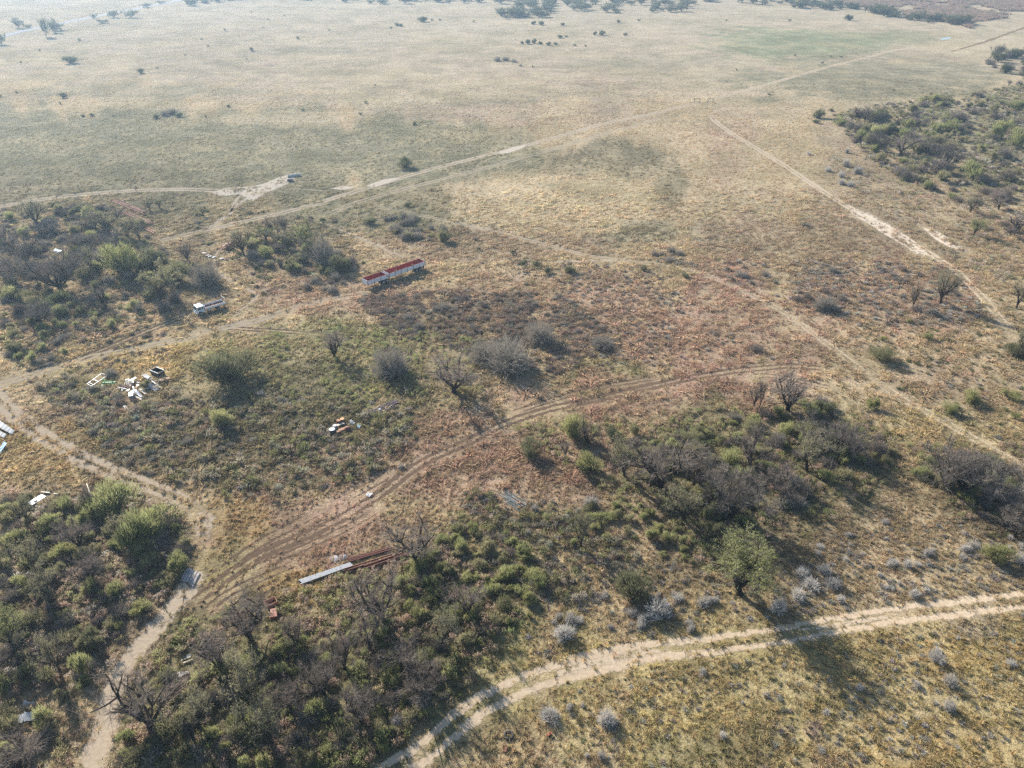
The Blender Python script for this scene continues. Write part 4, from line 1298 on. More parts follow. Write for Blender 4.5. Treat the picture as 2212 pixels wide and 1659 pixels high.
TREES = [
    ('semi', (82, 490), 428, 48, 'grey green tree at the top left of the left thicket below the far dirt road'), ('bare', (143, 472), 444, 22, 'small bare tree alone between the blue tarp and the rusty pipe rows'),
    ('bare', (189, 500), 470, 34, 'thin bare tree at the left of the rusty pipe rows'), ('semi', (210, 498), 452, 58, 'grey green tree just left of the rusty pipe rows'),
    ('semi', (230, 503), 458, 50, 'second grey green tree left of the rusty pipe rows'), ('bare', (256, 476), 443, 30, 'bare tree rising among the rusty pipe rows'),
    ('semi', (273, 514), 466, 52, 'grey green tree in front of the rusty pipe rows'), ('semi', (301, 517), 480, 46, 'low grey green tree below the right end of the rusty pipe rows'),
    ('semi', (323, 453), 430, 22, 'left tree of the small pair beyond the rusty pipe rows'), ('semi', (345, 450), 427, 20, 'right tree of the small pair beyond the rusty pipe rows'),
    ('semi', (439, 467), 443, 20, 'lone small tree above the straight dirt road'), ('bare', (29, 543), 493, 46, 'bare tree near the left edge of the left thicket'),
    ('dense', (100, 505), 470, 70, 'wide grey tree below the blue tarp'), ('dense', (10, 530), 480, 40, 'dense bare tree cut by the left edge'),
    ('dense', (131, 626), 518, 140, 'largest bare brown tree of the left thicket'), ('bare', (223, 656), 600, 32, 'slim bare tree right of the largest brown tree'),
    ('dense', (178, 540), 495, 62, 'bushy bare tree above the largest brown tree'), ('umbrella', (346, 654), 576, 100, 'flat topped olive tree left of the white truck'),
    ('bare', (409, 565), 520, 36, 'small bare tree beside the red scrap heap'), ('semi', (528, 552), 491, 66, 'fan shaped tree right of the red scrap heap'),
    ('bare', (584, 505), 463, 26, 'first bare tree from the left in the row behind the trailers'), ('bare', (601, 505), 460, 24, 'second bare tree from the left in the row behind the trailers'),
    ('bare', (618, 506), 459, 26, 'third bare tree from the left in the row behind the trailers'), ('leafy', (666, 532), 464, 56, 'rounded green tree in the thicket behind the trailers'),
    ('leafy', (575, 520), 484, 38, 'small green tree below the row of bare trees'), ('semi', (620, 535), 492, 60, 'grey green tree in the middle of the thicket behind the trailers'),
    ('bare', (721, 776), 706, 54, 'bare tree alone in the green part of the field'), ('bare', (980, 847), 757, 114, 'spreading bare tree in the middle of the field'),
    ('bare', (1628, 878), 808, 27, 'left tree of the slim bare pair on the right'), ('bare', (1640, 883), 806, 18, 'right tree of the slim bare pair on the right'),
    ('bare', (1703, 889), 796, 88, 'spreading bare tree right of the slim pair'), ('semi', (2031, 658), 579, 78, 'leaning thin leaved tree in the red grass on the right'),
    ('bare', (1971, 666), 598, 24, 'curved thin bare tree left of the leaning tree'), ('semi', (2195, 666), 605, 36, 'small thin leaved tree near the right edge'),
    ('semi', (2212, 778), 706, 66, 'tree cut by the right edge above a green bush'), ('bare', (1854, 258), 221, 38, 'bare tree at the left tip of the upper right thicket'),
    ('bare', (1868, 262), 226, 26, 'second bare tree at the left tip of the upper right thicket'), ('bare', (1946, 336), 283, 56, 'fan shaped bare tree at the front of the upper right thicket'),
    ('dense', (1895, 326), 279, 54, 'dense bare tree left of the fan shaped one'), ('dense', (2007, 332), 291, 52, 'dense bare tree right of the fan shaped one'),
    ('dense', (2047, 358), 308, 62, 'low branched bare tree at the lower tip of the upper right thicket'), ('dense', (2153, 123), 92, 25, 'lone tree on the far pale field near the right edge'),
    ('bare', (2178, 185), 170, 12, 'small dead tree above the upper right thicket'), ('semi', (2095, 458), 424, 48, 'thin leaved tree right of the bare sand patches'),
    ('bare', (2157, 452), 416, 36, 'leaning bare tree right of the bare sand patches'), ('leafy', (2104, 508), 463, 46, 'green tree below the pair right of the bare sand patches'),
    ('bare', (2190, 500), 455, 60, 'bare tree at the right edge beside the green tree'), ('bare', (1869, 26), 3, 15, 'tall lone tree in front of the far reed bed'),
    ('bare', (1269, 966), 893, 42, 'small twisted bare tree right of the round dark bush'), ('bare', (1220, 988), 945, 24, 'dead leaning sapling left of the small twisted tree'),
    ('semi', (1351, 1031), 936, 58, 'slender two stemmed tree left of the great bare tree'), ('bare', (1422, 1056), 922, 140, 'great bare tree at the left of the right hand thicket'),
    ('semi', (1253, 1184), 1102, 54, 'slim thin leaved tree standing right of the blue green pipes'), ('dense', (1577, 1119), 1003, 116, 'dense grey bare tree in the middle of the right hand thicket'),
    ('leafy', (1598, 1284), 1156, 142, 'leafy green tree above the sandy road'), ('bare', (1670, 1056), 983, 64, 'bare tree at the centre of the right hand thicket'),
    ('bare', (1686, 1089), 1030, 48, 'low bare tree below the one at the thicket centre'), ('dense', (1811, 971), 908, 80, 'dark bare tree in the upper part of the right hand thicket'),
    ('dense', (1840, 990), 918, 70, 'brown bare tree at the right end of the right hand thicket'), ('dense', (1755, 965), 900, 70, 'bare tree left of the dark one in the right hand thicket'),
    ('dense', (2045, 1053), 947, 100, 'wide fan shaped bare tree in the thicket at the right edge'), ('dense', (2072, 1068), 962, 110, 'second fan shaped bare tree in the thicket at the right edge'),
    ('bare', (2175, 1037), 990, 32, 'small tree with grey crown near the right edge'), ('dense', (2167, 1100), 1010, 120, 'brown bare tree at the right edge'),
    ('dense', (2190, 1160), 1075, 100, 'lowest brown bare tree at the right edge'), ('bare', (897, 1218), 1121, 104, 'bare tree with round crown at the end of the rusty pipes'),
    ('bare', (544, 1388), 1288, 112, 'bare tree with round crown beside the two red boxes'), ('semi', (547, 1527), 1400, 114, 'greenish tree below the tree beside the red boxes'),
    ('bare', (331, 1578), 1449, 150, 'big leaning bare tree over the sandy road at the lower left'), ('bare', (48, 1668), 1585, 112, 'bare tree in the lower left corner'),
    ('bare', (640, 1396), 1322, 52, 'thin bare tree right of the two red boxes'), ('bare', (745, 1450), 1325, 64, 'tall narrow bare tree above the bottom centre thicket'),
    ('bare', (827, 1339), 1225, 124, 'bare tree just below the stacked steel beams'), ('bare', (871, 1446), 1373, 82, 'bare tree in the bottom centre thicket near the road'),
    ('semi', (949, 1396), 1307, 78, 'thin leaved tree right of the tree below the steel beams'), ('bare', (907, 1512), 1417, 86, 'bare tree at the edge of the thicket whose shadow crosses the road'),
    ('bare', (935, 1500), 1430, 54, 'thin bare tree beside the one whose shadow crosses the road'), ('bare', (628, 1540), 1465, 64, 'bare tree in the middle of the bottom centre thicket'),
    ('bare', (205, 1100), 1042, 34, 'small bare tree by the white pole at the left'), ('semi', (60, 1130), 1072, 60, 'grey tree at the top of the lower left thicket'),
    ('semi', (110, 1300), 1225, 70, 'grey green tree in the middle of the lower left thicket'), ('leafy', (30, 1400), 1300, 110, 'dark leafy tree at the left edge of the lower left thicket'),
    ('semi', (280, 1165), 1090, 60, 'thin tree among the bushes inside the road bend'), ('semi', (130, 1450), 1370, 80, 'low olive tree in the lower left thicket'),
]
TREES += [
    ('dense', (60, 566), 505, 64, 'dark bare tree above and left of the largest brown tree'), ('dense', (22, 612), 545, 74, 'dark bare tree at the left edge beside the largest brown tree'), ('dense', (250, 548), 492, 64, 'dark bare tree above the wide bright green bush'),
    ('semi', (200, 590), 530, 62, 'grey green tree between the largest brown tree and the bright bush'), ('dense', (88, 700), 645, 56, 'low dark bare tree below the largest brown tree'), ('semi', (690, 560), 505, 54, 'grey green tree at the right of the thicket behind the trailers'),
    ('bare', (480, 1446), 1352, 84, 'bare tree left of the greenish tree above the bottom thicket'), ('bare', (700, 1506), 1400, 84, 'bare tree right of the middle of the bottom centre thicket'), ('semi', (585, 1610), 1512, 92, 'grey olive tree near the bottom edge of the thicket'),
    ('bare', (800, 1404), 1312, 72, 'bare tree below and left of the tree under the steel beams'), ('semi', (425, 1572), 1485, 80, 'grey olive tree right of the big leaning bare tree'), ('bare', (1500, 1046), 950, 84, 'bare tree right of the great bare tree'),
    ('semi', (1742, 1018), 932, 74, 'grey olive tree below the upper part of the right hand thicket'), ('bare', (1618, 1006), 918, 74, 'bare tree above the dense grey tree in the right hand thicket'), ('semi', (1478, 1126), 1034, 84, 'grey olive tree below the great bare tree'),
    ('bare', (172, 1186), 1102, 72, 'bare tree in the upper part of the lower left thicket'), ('semi', (82, 1246), 1164, 74, 'grey olive tree left of the middle of the lower left thicket'), ('bare', (205, 1266), 1180, 64, 'bare tree right of the middle of the lower left thicket'),
    ('bare', (780, 1560), 1470, 76, 'bare tree near the road at the end of the bottom thicket'), ('bare', (1010, 1330), 1245, 70, 'bare tree at the right end of the shrubs beside the beams'),
]
for kind, base, top, w, lab in TREES:
    w *= 1.1
    tree(kind, base, top, w, lab, dict(bare='bare_tree', dense='bare_tree', semi='thorn_tree', leafy='leafy_tree', umbrella='flat_topped_tree')[kind])

# far belt of bush at the top of the view: trees one can tell apart, then the mass behind
FT = [(41, 60, 34, 26, 'largest tree on the gravel road at the far left'), (100, 79, 30, 16, 'low tree in front of the largest one on the far gravel road'), (118, 70, 38, 20, 'tree touching the largest one on the far gravel road'),
      (123, 66, 44, 30, 'broad tree on the far gravel road, second from the left edge'), (283, 38, 18, 30, 'round tree on the far gravel road, right of the wide one'), (247, 38, 20, 24, 'spreading tree on the far gravel road'),
      (203, 40, 28, 13, 'small tree beyond the far gravel road'), (318, 16, 4, 24, 'tree beyond the gravel road at the top left'), (348, 8, 0, 20, 'second tree beyond the gravel road at the top left'), (3, 96, 68, 26, 'tree cut by the left edge on the far gravel road'),
      (62, 60, 52, 18, 'low tree beyond the gravel road at the far left'), (225, 50, 40, 26, 'low wide tree before the far gravel road')]
for x, y, t, w, lab in FT:
    tree('far', (x, y), t, w, lab, 'bush_tree')
gb = np.random.default_rng(3)
BELT = [([(355, 25), (400, 14), (470, 5), (520, 0), (520, -8), (430, 2)], 24, 'along the far gravel road'), ([(590, -6), (660, 2), (760, 8), (870, 10), (1000, 8), (1010, -8)], 48, 'in the dark far belt at the top'),
        ([(1060, 40), (1120, 42), (1190, 40), (1190, 12), (1090, 14)], 26, 'in the far clump standing before the belt'), ([(1000, 10), (1100, 12), (1200, 20), (1330, 32), (1470, 30), (1500, 8), (1400, -8), (1000, -8)], 96, 'in the far belt at the top centre'),
        ([(1500, 4), (1620, 10), (1760, 12), (1770, -8), (1500, -8)], 36, 'in the far belt right of the centre'), ([(1700, 18), (1800, 22), (1900, 34), (1980, 48), (2030, 52), (2000, 38), (1880, 22), (1780, 8)], 44, 'along the edge of the far reed bed'),
        ([(1950, 44), (2010, 50), (2120, 60), (2060, 42)], 8, 'at the right end of the far reed bed'), ([(2140, 118), (2212, 126), (2240, 190), (2170, 180)], 3, 'in the far clump at the right edge')]
for poly, n, where in BELT:
    X, Y = poly_points(poly, n, gb)
    order = np.argsort(proj(X, Y)[0])
    for i, (x, y) in enumerate(zip(X[order], Y[order])):
        w = gb.uniform(6, 16)
        nth = '%d%s' % (i + 1, 'th' if 10 < (i + 1) % 100 < 14 else {1: 'st', 2: 'nd', 3: 'rd'}.get((i + 1) % 10, 'th'))
        tree('far', None, None, None, 'bushy tree, ' + nth + ' from left ' + where, 'bush_tree', 'far bushy trees ' + where, p=Vector((x, y, 0)), W=w, H=w * gb.uniform(.45, .75))

# ------------------------------------------------------------------ made things: materials
mat_hard('white_paint', (.68, .69, .69), .5, dirt=(.30, .22, .15), dirt_amt=.55, dscale=1.2)
mat_hard('cab_paint', (.62, .67, .69), .35, dirt=(.45, .42, .38), dirt_amt=.35, dscale=1.0)
mat_hard('cab_blue_paint', (.50, .68, .74), .35, dirt=(.35, .36, .35), dirt_amt=.4, dscale=1.4)
mat_hard('red_oxide', (.36, .055, .045), .75, dirt=(.24, .06, .04), dirt_amt=.6, dscale=1.0, c2=(.30, .045, .038))
mat_hard('black_rubber', (.03, .03, .032), .85, dirt=(.12, .09, .06), dirt_amt=.5, dscale=3)
mat_hard('wheel_rim', (.55, .50, .44), .6, dirt=(.22, .12, .07), dirt_amt=.7, dscale=4)
mat_hard('dark_steel', (.07, .065, .06), .6, .3, dirt=(.16, .08, .05), dirt_amt=.6, dscale=2)
mat_hard('window_glass', (.04, .055, .06), .08, dirt=(.12, .13, .12), dirt_amt=.25, dscale=2)
mat_hard('orange_sheet', (.62, .30, .12), .7, dirt=(.45, .20, .09), dirt_amt=.5, dscale=3)
mat_hard('rust', (.15, .06, .038), .9, dirt=(.11, .045, .03), dirt_amt=.7, dscale=2, c2=(.20, .085, .05))
mat_hard('rust_light', (.34, .15, .08), .9, dirt=(.2, .08, .05), dirt_amt=.6, dscale=3, c2=(.42, .24, .15))
mat_hard('galvanised', (.27, .29, .31), .55, .3, dirt=(.35, .33, .30), dirt_amt=.4, dscale=1.5)
mat_hard('white_sheet', (.50, .50, .49), .55, dirt=(.26, .21, .16), dirt_amt=.75, dscale=.9)
mat_hard('grey_sheet', (.36, .375, .38), .5, .3, dirt=(.30, .26, .22), dirt_amt=.55, dscale=1.0)
mat_hard('cream_panel', (.46, .41, .30), .6, dirt=(.36, .28, .18), dirt_amt=.5, dscale=1.5)
mat_hard('green_paint', (.05, .42, .13), .45, dirt=(.07, .18, .06), dirt_amt=.5, dscale=2)
mat_hard('orange_paint', (.25, .075, .04), .6, dirt=(.30, .09, .04), dirt_amt=.5, dscale=3)
mat_hard('old_timber', (.36, .33, .31), .9, dirt=(.14, .12, .11), dirt_amt=.8, dscale=2.5, c2=(.46, .42, .39))
mat_hard('brown_board', (.26, .17, .11), .85, dirt=(.12, .08, .055), dirt_amt=.6, dscale=2)
mat_hard('blue_green_paint', (.11, .18, .19), .55, dirt=(.28, .30, .30), dirt_amt=.6, dscale=3)
mat_hard('blue_paint', (.10, .30, .46), .4, dirt=(.22, .32, .4), dirt_amt=.5, dscale=1.2)
mat_hard('pale_blue_plastic', (.46, .62, .66), .5, dirt=(.4, .44, .44), dirt_amt=.5, dscale=2)
mat_hard('purple_grey_pipe', (.24, .19, .20), .7, .2, dirt=(.14, .08, .07), dirt_amt=.6, dscale=2)
mat_hard('black_plastic', (.035, .035, .04), .5, dirt=(.1, .09, .08), dirt_amt=.5, dscale=2)
mat_hard('concrete', (.34, .36, .35), .9, dirt=(.2, .22, .2), dirt_amt=.6, dscale=2)
mat_hard('hide_black', (.02, .018, .016), .6, dirt=(.035, .03, .025), dirt_amt=.5, dscale=3)
mat_hard('dead_wood', (.42, .39, .36), .9, dirt=(.12, .10, .085), dirt_amt=.9, dscale=2)

def heading(a, b):
    d = at(*b) - at(*a)
    return math.atan2(d.y, d.x)

def wheel(parent, x, y, r, w, name='wheel'):
    """tyre and rim turning on the y axis"""
    n = 20
    prof = [(r * .62, -w * .5), (r * .93, -w * .5), (r, -w * .36), (r, w * .36), (r * .93, w * .5), (r * .62, w * .5)]
    V, F = [], []
    for i in range(n):
        t = 2 * math.pi * i / n
        for q, yy in prof:
            V.append((math.cos(t) * q, yy, math.sin(t) * q))
    k = len(prof)
    for i in range(n):
        j = (i + 1) % n
        for m in range(k):
            m2 = (m + 1) % k
            F.append((i * k + m, i * k + m2, j * k + m2, j * k + m))
    hub = MB()
    hub.tube([(0, -w * .42, 0), (0, -w * .28, 0), (0, w * .28, 0), (0, w * .42, 0)], [r * .3, r * .64, r * .64, r * .3], 14)
    o = hub.build(name, 'wheel_rim', parent, (x, y, r))
    link('tyre', mesh_np('tyre', V, F, 'black_rubber'), o)
    return o

# ------------------------------------------------------------------ the two coupled drop-side trailers
def trailer(name, loc, rz, L_, bays, axles, label, patches, front_legs, flap):
    """x runs from the front end (left in the view) to the rear; box floor at 1.35 m, rim at 2.5 m"""
    t = empty(name, loc, rz)
    tag(t, label, 'trailer', 'coupled trailers')
    W, z0, z1 = 1.27, 1.34, 2.48
    MB().box(0, L_, -W, W, z0 - .08, z0).build('floor', 'red_oxide', t)
    ch = MB()
    for s in (-.45, .45):
        ch.box(.3, L_ - .2, s - .06, s + .06, z0 - .52, z0 - .081)
    for i in range(int(L_ / 1.2)):
        x = .6 + i * 1.2
        ch.box(x - .04, x + .04, -W + .05, W - .05, z0 - .2, z0 - .082)
    ch.build('chassis', 'dark_steel', t)
    bw = L_ / bays
    for s in (-1, 1):
        y = s * W
        for i in range(bays):
            xa, xb = i * bw + .05, (i + 1) * bw - .05
            p = MB()
            for k in range(3):
                za = z0 - .05 + k * .385
                p.box(xa, xb, y - .02 + s * .012, y + .02 + s * .012, za, za + .35)
                p.box(xa, xb, y + s * .012 + (.02 if s > 0 else -.04), y + s * .012 + (.04 if s > 0 else -.02), za + .15, za + .20)
            o = p.build('side_panel', 'white_paint', t)
            MB().box(xa + .01, xb - .01, y - s * .02 - .012, y - s * .02 + .012, z0, z1 - .03).build('lining', 'red_oxide', o)
        for i in range(bays + 1):
            x = min(max(i * bw, .04), L_ - .04)
            MB().box(x - .045, x + .045, y - .05 + s * .03, y + .05 + s * .03, z0 - .22, z1 + .03).build('post', 'dark_steel', t)
        MB().box(.05, L_ - .05, y - .025 - s * .005, y + .025 - s * .005, z1 + .001, z1 + .05).build('top_rail', 'red_oxide', t)
    for nm, x in (('headboard', 0.0), ('tailboard', L_)):
        o = MB().box(x - .03, x + .03, -W + .03, W - .03, z0 - .1, z1 + .02).build(nm, 'white_paint', t)
        xi = x + (.045 if x == 0 else -.045)
        MB().box(xi - .012, xi + .012, -W + .06, W - .06, z0, z1).build('lining', 'red_oxide', o)
    for x, w_ in patches:
        m = MB()
        m.box(x, x + w_, -W + .06, -W + .09, z1 - .55, z1 + .18)
        m.box(x + w_ * .3, x + w_ * .8, -W + .1, -W + .13, z1 - .3, z1 + .34)
        m.build('loose_sheet', 'orange_sheet', t)
    for ax in axles:
        for s in (-1, 1):
            wheel(t, ax, s * (W - .28), .52, .5)
            mg = MB()
            for k in range(6):
                a0, a1 = R(20 + k * 23.3), R(20 + (k + 1) * 23.3)
                mg.bar((ax + .62 * math.cos(a0), s * (W - .28), .52 + .62 * math.sin(a0)), (ax + .62 * math.cos(a1), s * (W - .28), .52 + .62 * math.sin(a1)), .52, .02)
            mg.build('mudguard', 'dark_steel', t)
        MB().tube([(ax, -W + .3, .52), (ax, W - .3, .52)], .07, 8).build('axle', 'dark_steel', t)
    if front_legs:
        for s in (-.7, .7):
            MB().box(front_legs - .06, front_legs + .06, s - .06, s + .06, .03, z0 - .09).box(front_legs - .15, front_legs + .15, s - .13, s + .13, 0, .05).build('landing_leg', 'dark_steel', t)
    if flap:
        for s in (-1, 1):
            MB().box(L_ - .3, L_ - .27, s * .8 - .3, s * .8 + .3, .35, z0 - .1).build('mud_flap', 'red_oxide', t)
        MB().box(L_ - .12, L_ + .02, -1.1, 1.1, .62, .78).build('bumper', 'white_paint', t)
        for s in (-.9, .9):
            MB().box(L_ + .03, L_ + .06, s - .12, s + .12, .64, .76).build('tail_lamp', 'red_oxide', t)
    else:
        MB().box(L_ - .9, L_ + .35, -.5, .5, z0 - .5, z0 - .38).build('coupling_plate', 'dark_steel', t)
    return t

ang = math.atan2(13.1, 13.6) + R(.6)
d_ = Vector((math.cos(ang), math.sin(ang), 0))
s_ = Vector((-math.sin(ang), math.cos(ang), 0))
f0 = Vector((-38.0, 174.85, 0))
trailer('front_trailer', f0, ang, 6.1, 3, (5.0, 6.25), 'shorter front trailer, white sides and red inside, nose to the thicket', (), None, False)
trailer('rear_trailer', f0 + d_ * 6.75, ang, 12.1, 6, (9.3, 10.6), 'longer rear trailer, white sides and red inside, with two loose orange sheets', ((1.9, .9), (7.4, .9)), 4.2, True)
for q in range(-1, 21):
    c = f0 + d_ * q
    mark(c.x, c.y, 1.5)

# ------------------------------------------------------------------ cab-over flatbed truck
def truck():
    fr = Vector((-76.4, 159.55, 0))
    an = math.atan2(4.25, 4.85)
    t = empty('flatbed_truck', fr, an)
    tag(t, 'white cab over truck with an empty drop side bed, parked by the flat topped tree', 'truck')
    W = 1.1                                       # x = 0 at the front bumper, +x to the rear
    cab = MB()
    cab.prism([(.06, .55), (.0, .95), (.03, 1.35), (.28, 2.18), (.42, 2.27), (1.75, 2.27), (1.86, 2.18), (1.9, 1.3), (1.9, .62), (1.32, .62), (1.2, .92), (.75, 1.02), (.45, .9), (.36, .55)], -W, W)
    cab.build('cab', 'cab_paint', t, bevel=.05)
    MB().box(.0, .0 + .02, -W + .1, W - .1, .0, .02)
    n = Vector((-(2.18 - 1.35), 0, (.28 - .03))).normalized()

    def on_slope(za, zb, ya, yb, name, matn, off):
        def pt(z, y):
            x = .03 + (z - 1.35) / (2.18 - 1.35) * .25
            return Vector((x, y, z)) + n * off
        m = MB()
        a, b, c, d = pt(za, ya), pt(za, yb), pt(zb, yb), pt(zb, ya)
        m.v = [tuple(v) for v in (a, b, c, d)] + [tuple(v - n * .02) for v in (a, b, c, d)]
        m.f = [(0, 1, 2, 3), (7, 6, 5, 4), (0, 4, 5, 1), (1, 5, 6, 2), (2, 6, 7, 3), (3, 7, 4, 0)]
        return m.build(name, matn, t)
    on_slope(1.40, 2.10, -W + .14, W - .14, 'windscreen', 'window_glass', .012)
    for s in (-1, 1):
        y = s * (W + .006)
        d = MB().box(.45, 1.22, y - .012, y + .012, 1.02, 1.38).build('door', 'cab_blue_paint' if s < 0 else 'cab_paint', t)
        MB().box(.98, 1.12, y + s * .014, y + s * .03, 1.28, 1.32).build('handle', 'dark_steel', d)
        m = MB()
        m.v = [(.30, y, 1.42), (1.15, y, 1.42), (1.15, y, 2.05), (.46, y, 2.05)]
        m.v += [(x, y - s * .02, z) for x, _, z in m.v]
        m.f = [(0, 1, 2, 3), (7, 6, 5, 4), (0, 4, 5, 1), (1, 5, 6, 2), (2, 6, 7, 3), (3, 7, 4, 0)]
        m.build('side_window', 'window_glass', t)
        MB().box(1.30, 1.66, y - .012, y + .012, 1.45, 2.02).build('rear_side_window', 'window_glass', t)
        MB().bar((.25, s * W, 1.9), (.05, s * (W + .25), 1.85), .03, .03).box(-.02, .04, s * (W + .25) - .09, s * (W + .25) + .09, 1.5, 1.9).build('mirror', 'dark_steel', t)
        MB().box(-.02, .03, s * .82 - .14, s * .82 + .14, .98, 1.16).build('headlight', 'wheel_rim', t)
    MB().box(-.012, .03, -.62, .62, .93, 1.24).build('grille', 'cab_blue_paint', t)
    MB().box(-.10, .12, -W - .02, W + .02, .50, .80).build('bumper', 'cab_paint', t, bevel=.03)
    ch = MB()
    for s in (-.42, .42):
        ch.box(1.2, 7.0, s - .05, s + .05, .72, .95)
    for x in (2.2, 3.4, 4.6, 5.8, 6.9):
        ch.box(x - .05, x + .05, -.95, .95, .951, 1.04)
    ch.build('chassis', 'dark_steel', t)
    for s in (-1, 1):
        wheel(t, .98, s * .95, .42, .26)
        wheel(t, 5.3, s * .88, .42, .46)
        MB().tube([(2.7, s * .78, .72), (3.6, s * .78, .72)], .24, 12).build('fuel_tank', 'wheel_rim', t)
    bz, bt = 1.05, 1.62
    MB().box(2.15, 7.2, -W - .04, W + .04, bz, bz + .08).build('bed_floor', 'rust', t)
    for s in (-1, 1):
        y = s * (W + .02)
        for i in range(2):
            xa = 2.2 + i * 2.5
            p = MB().box(xa + .03, xa + 2.47, y - .02, y + .02, bz + .09, bt).build('drop_side', 'white_paint', t)
            MB().box(xa + .1, xa + 2.4, y - s * .03 - .006, y - s * .03 + .006, bz + .1, bt - .08).build('lining', 'white_paint' if s > 0 else 'rust_light', p)
            for k in range(3):
                xx = xa + .4 + k * .83
                MB().box(xx - .04, xx + .04, y + s * .022, y + s * .045, bz + .02, bt - .05).build('hinge', 'white_paint', p)
    hb = MB().box(2.08, 2.13, -W, W, bz, 2.0)
    o = hb.build('headboard', 'white_paint', t)
    for i in range(6):
        y = -W + .18 + i * .367
        for k in range(3):
            MB().box(2.06, 2.078, y - .09, y + .09, 1.2 + k * .27, 1.38 + k * .27).build('slot', 'red_oxide', o)
    for s in (-1, 1):
        MB().box(2.06, 2.14, s * W - .04, s * W + .04, bz, 2.25).build('headboard_post', 'white_paint', t)
    rf = MB()
    for s in (-1, 1):
        rf.bar((7.16, s * W, bz), (7.16, s * W, 2.55), .06, .06)
    rf.bar((7.16, -W - .03, 2.55), (7.16, W + .03, 2.55), .06, .06)
    rf.build('rear_hoop', 'white_paint', t)
    MB().box(7.19, 7.23, -W, W, bz - .1, bz + .12).build('rear_sill', 'white_paint', t)
    dbr = MB()
    rr = random.Random(5)
    for i in range(7):
        x, y = rr.uniform(2.6, 5.2), rr.uniform(-.9, .2)
        dbr.bar((x, y, bz + .12 + .03 * i), (x + rr.uniform(-.5, .5), y + rr.uniform(-.3, .3), bz + .14 + .03 * i), .2, .02)
    tag(dbr.build('scrap_boards', 'rust_light', None, None), 'rusty boards lying loose in the truck bed', 'boards')
    bd = bpy.data.objects['scrap_boards']
    bd.location = fr
    bd.rotation_euler = (0, 0, an)
    for q in range(8):
        c = fr + Vector((math.cos(an), math.sin(an), 0)) * q
        mark(c.x, c.y, 1.2)
truck()

# ------------------------------------------------------------------ scrap: sheets, pipes, beams, boxes
def one(mb, name, material, label, cat, group=None, loc=None, rz=0.0, **kw):
    o = mb.build(name, material, None, loc, **kw)
    o.rotation_euler = (0, 0, rz)
    return tag(o, label, cat, group)

def sheet(corners, z, name, material, label, cat='metal sheet', group=None, tilt=0.0, wave=.03, sag=0.0, n=14):
    """corrugated or dented sheet spanned by four photo corners (in order), z = height of its edges"""
    zs = z if isinstance(z, (tuple, list)) else (z,) * 4
    P = [at(c[0], c[1], h) for c, h in zip(corners, zs)]
    cen = sum(P, Vector()) / 4
    V, F = [], []
    m = 4
    for i in range(n + 1):
        for j in range(m + 1):
            u, v = i / n, j / m
            p = P[0].lerp(P[1], u).lerp(P[3].lerp(P[2], u), v)
            p.z += wave * (1 if i % 2 else -1) + sag * (math.sin(math.pi * v) + .4 * math.sin(5 * u + 2 * v)) + .015
            V.append(tuple(p - Vector((cen.x, cen.y, 0))))
    k = len(V)
    for i in range(n):
        for j in range(m):
            a = i * (m + 1) + j
            F.append((a, a + 1, a + m + 2, a + m + 1))
    me = bpy.data.meshes.new(name)
    me.from_pydata(V, [], F)
    me.materials.append(MATS[material])
    o = link(name, me, None, (cen.x, cen.y, 0))
    s = o.modifiers.new('thickness', 'SOLIDIFY')
    s.thickness = .012
    return tag(o, label, cat, group)

def pole_run(name, material, a, b, n, side, r, label, cat, group, z=.08, jitter=.25, seed=1, square=False, layers=1, zslope=0):
    """n poles lying side by side, each its own object; a, b photo ends of the first, side = photo offset of the last"""
    rr = random.Random(seed)
    for i in range(n):
        t = i / max(n - 1, 1)
        p = at(a[0] + side[0] * t, a[1] + side[1] * t)
        q = at(b[0] + side[0] * t, b[1] + side[1] * t)
        d = (q - p).normalized()
        p = p + d * rr.uniform(-1, 1) * jitter * 2 + Vector((-d.y, d.x, 0)) * rr.uniform(-1, 1) * jitter * .3
        q = q + d * rr.uniform(-1, 1) * jitter * 2 + Vector((-d.y, d.x, 0)) * rr.uniform(-1, 1) * jitter * .5
        z1 = z + r + (i % layers) * r * 1.9
        c = (p + q) / 2
        c.z = 0
        p, q = p - c, q - c
        p.z, q.z = z1, z1 + zslope
        m = MB()
        if square:
            m.bar(p, q, r * 2, r * 2)
        else:
            m.tube([p, q], r, 7)
        o = m.build(name, material, None, c)
        tag(o, label, cat, group)

# -- scrap heap left of the conical bush (pixels of the heap view: origin 172.8, 777.7, scale .09375)
def h1(x, y):
    return 172.8 + x * .09375, 777.7 + y * .09375

fr_ = empty('steel_trestle', at(*h1(400, 480)))
tag(fr_, 'open white steel frame lying at the left of the scrap heap', 'steel frame')
cs = [at(*h1(*q), .55) - fr_.location for q in ((165, 550), (270, 600), (630, 355), (500, 310))]
MB().bar(cs[1], cs[2], .1, .1).build('long_bar', 'galvanised', fr_)
MB().bar(cs[0], cs[3], .1, .1).build('long_bar', 'galvanised', fr_)
for t in (0, .12, .42, 1):
    MB().bar(cs[1].lerp(cs[2], t) + Vector((0, 0, -.003)), cs[0].lerp(cs[3], t) + Vector((0, 0, -.003)), .08, .08).build('cross_bar', 'galvanised', fr_)
for c in cs:
    MB().bar((c.x, c.y, 0), (c.x, c.y, .5), .08, .08).build('leg', 'galvanised', fr_)

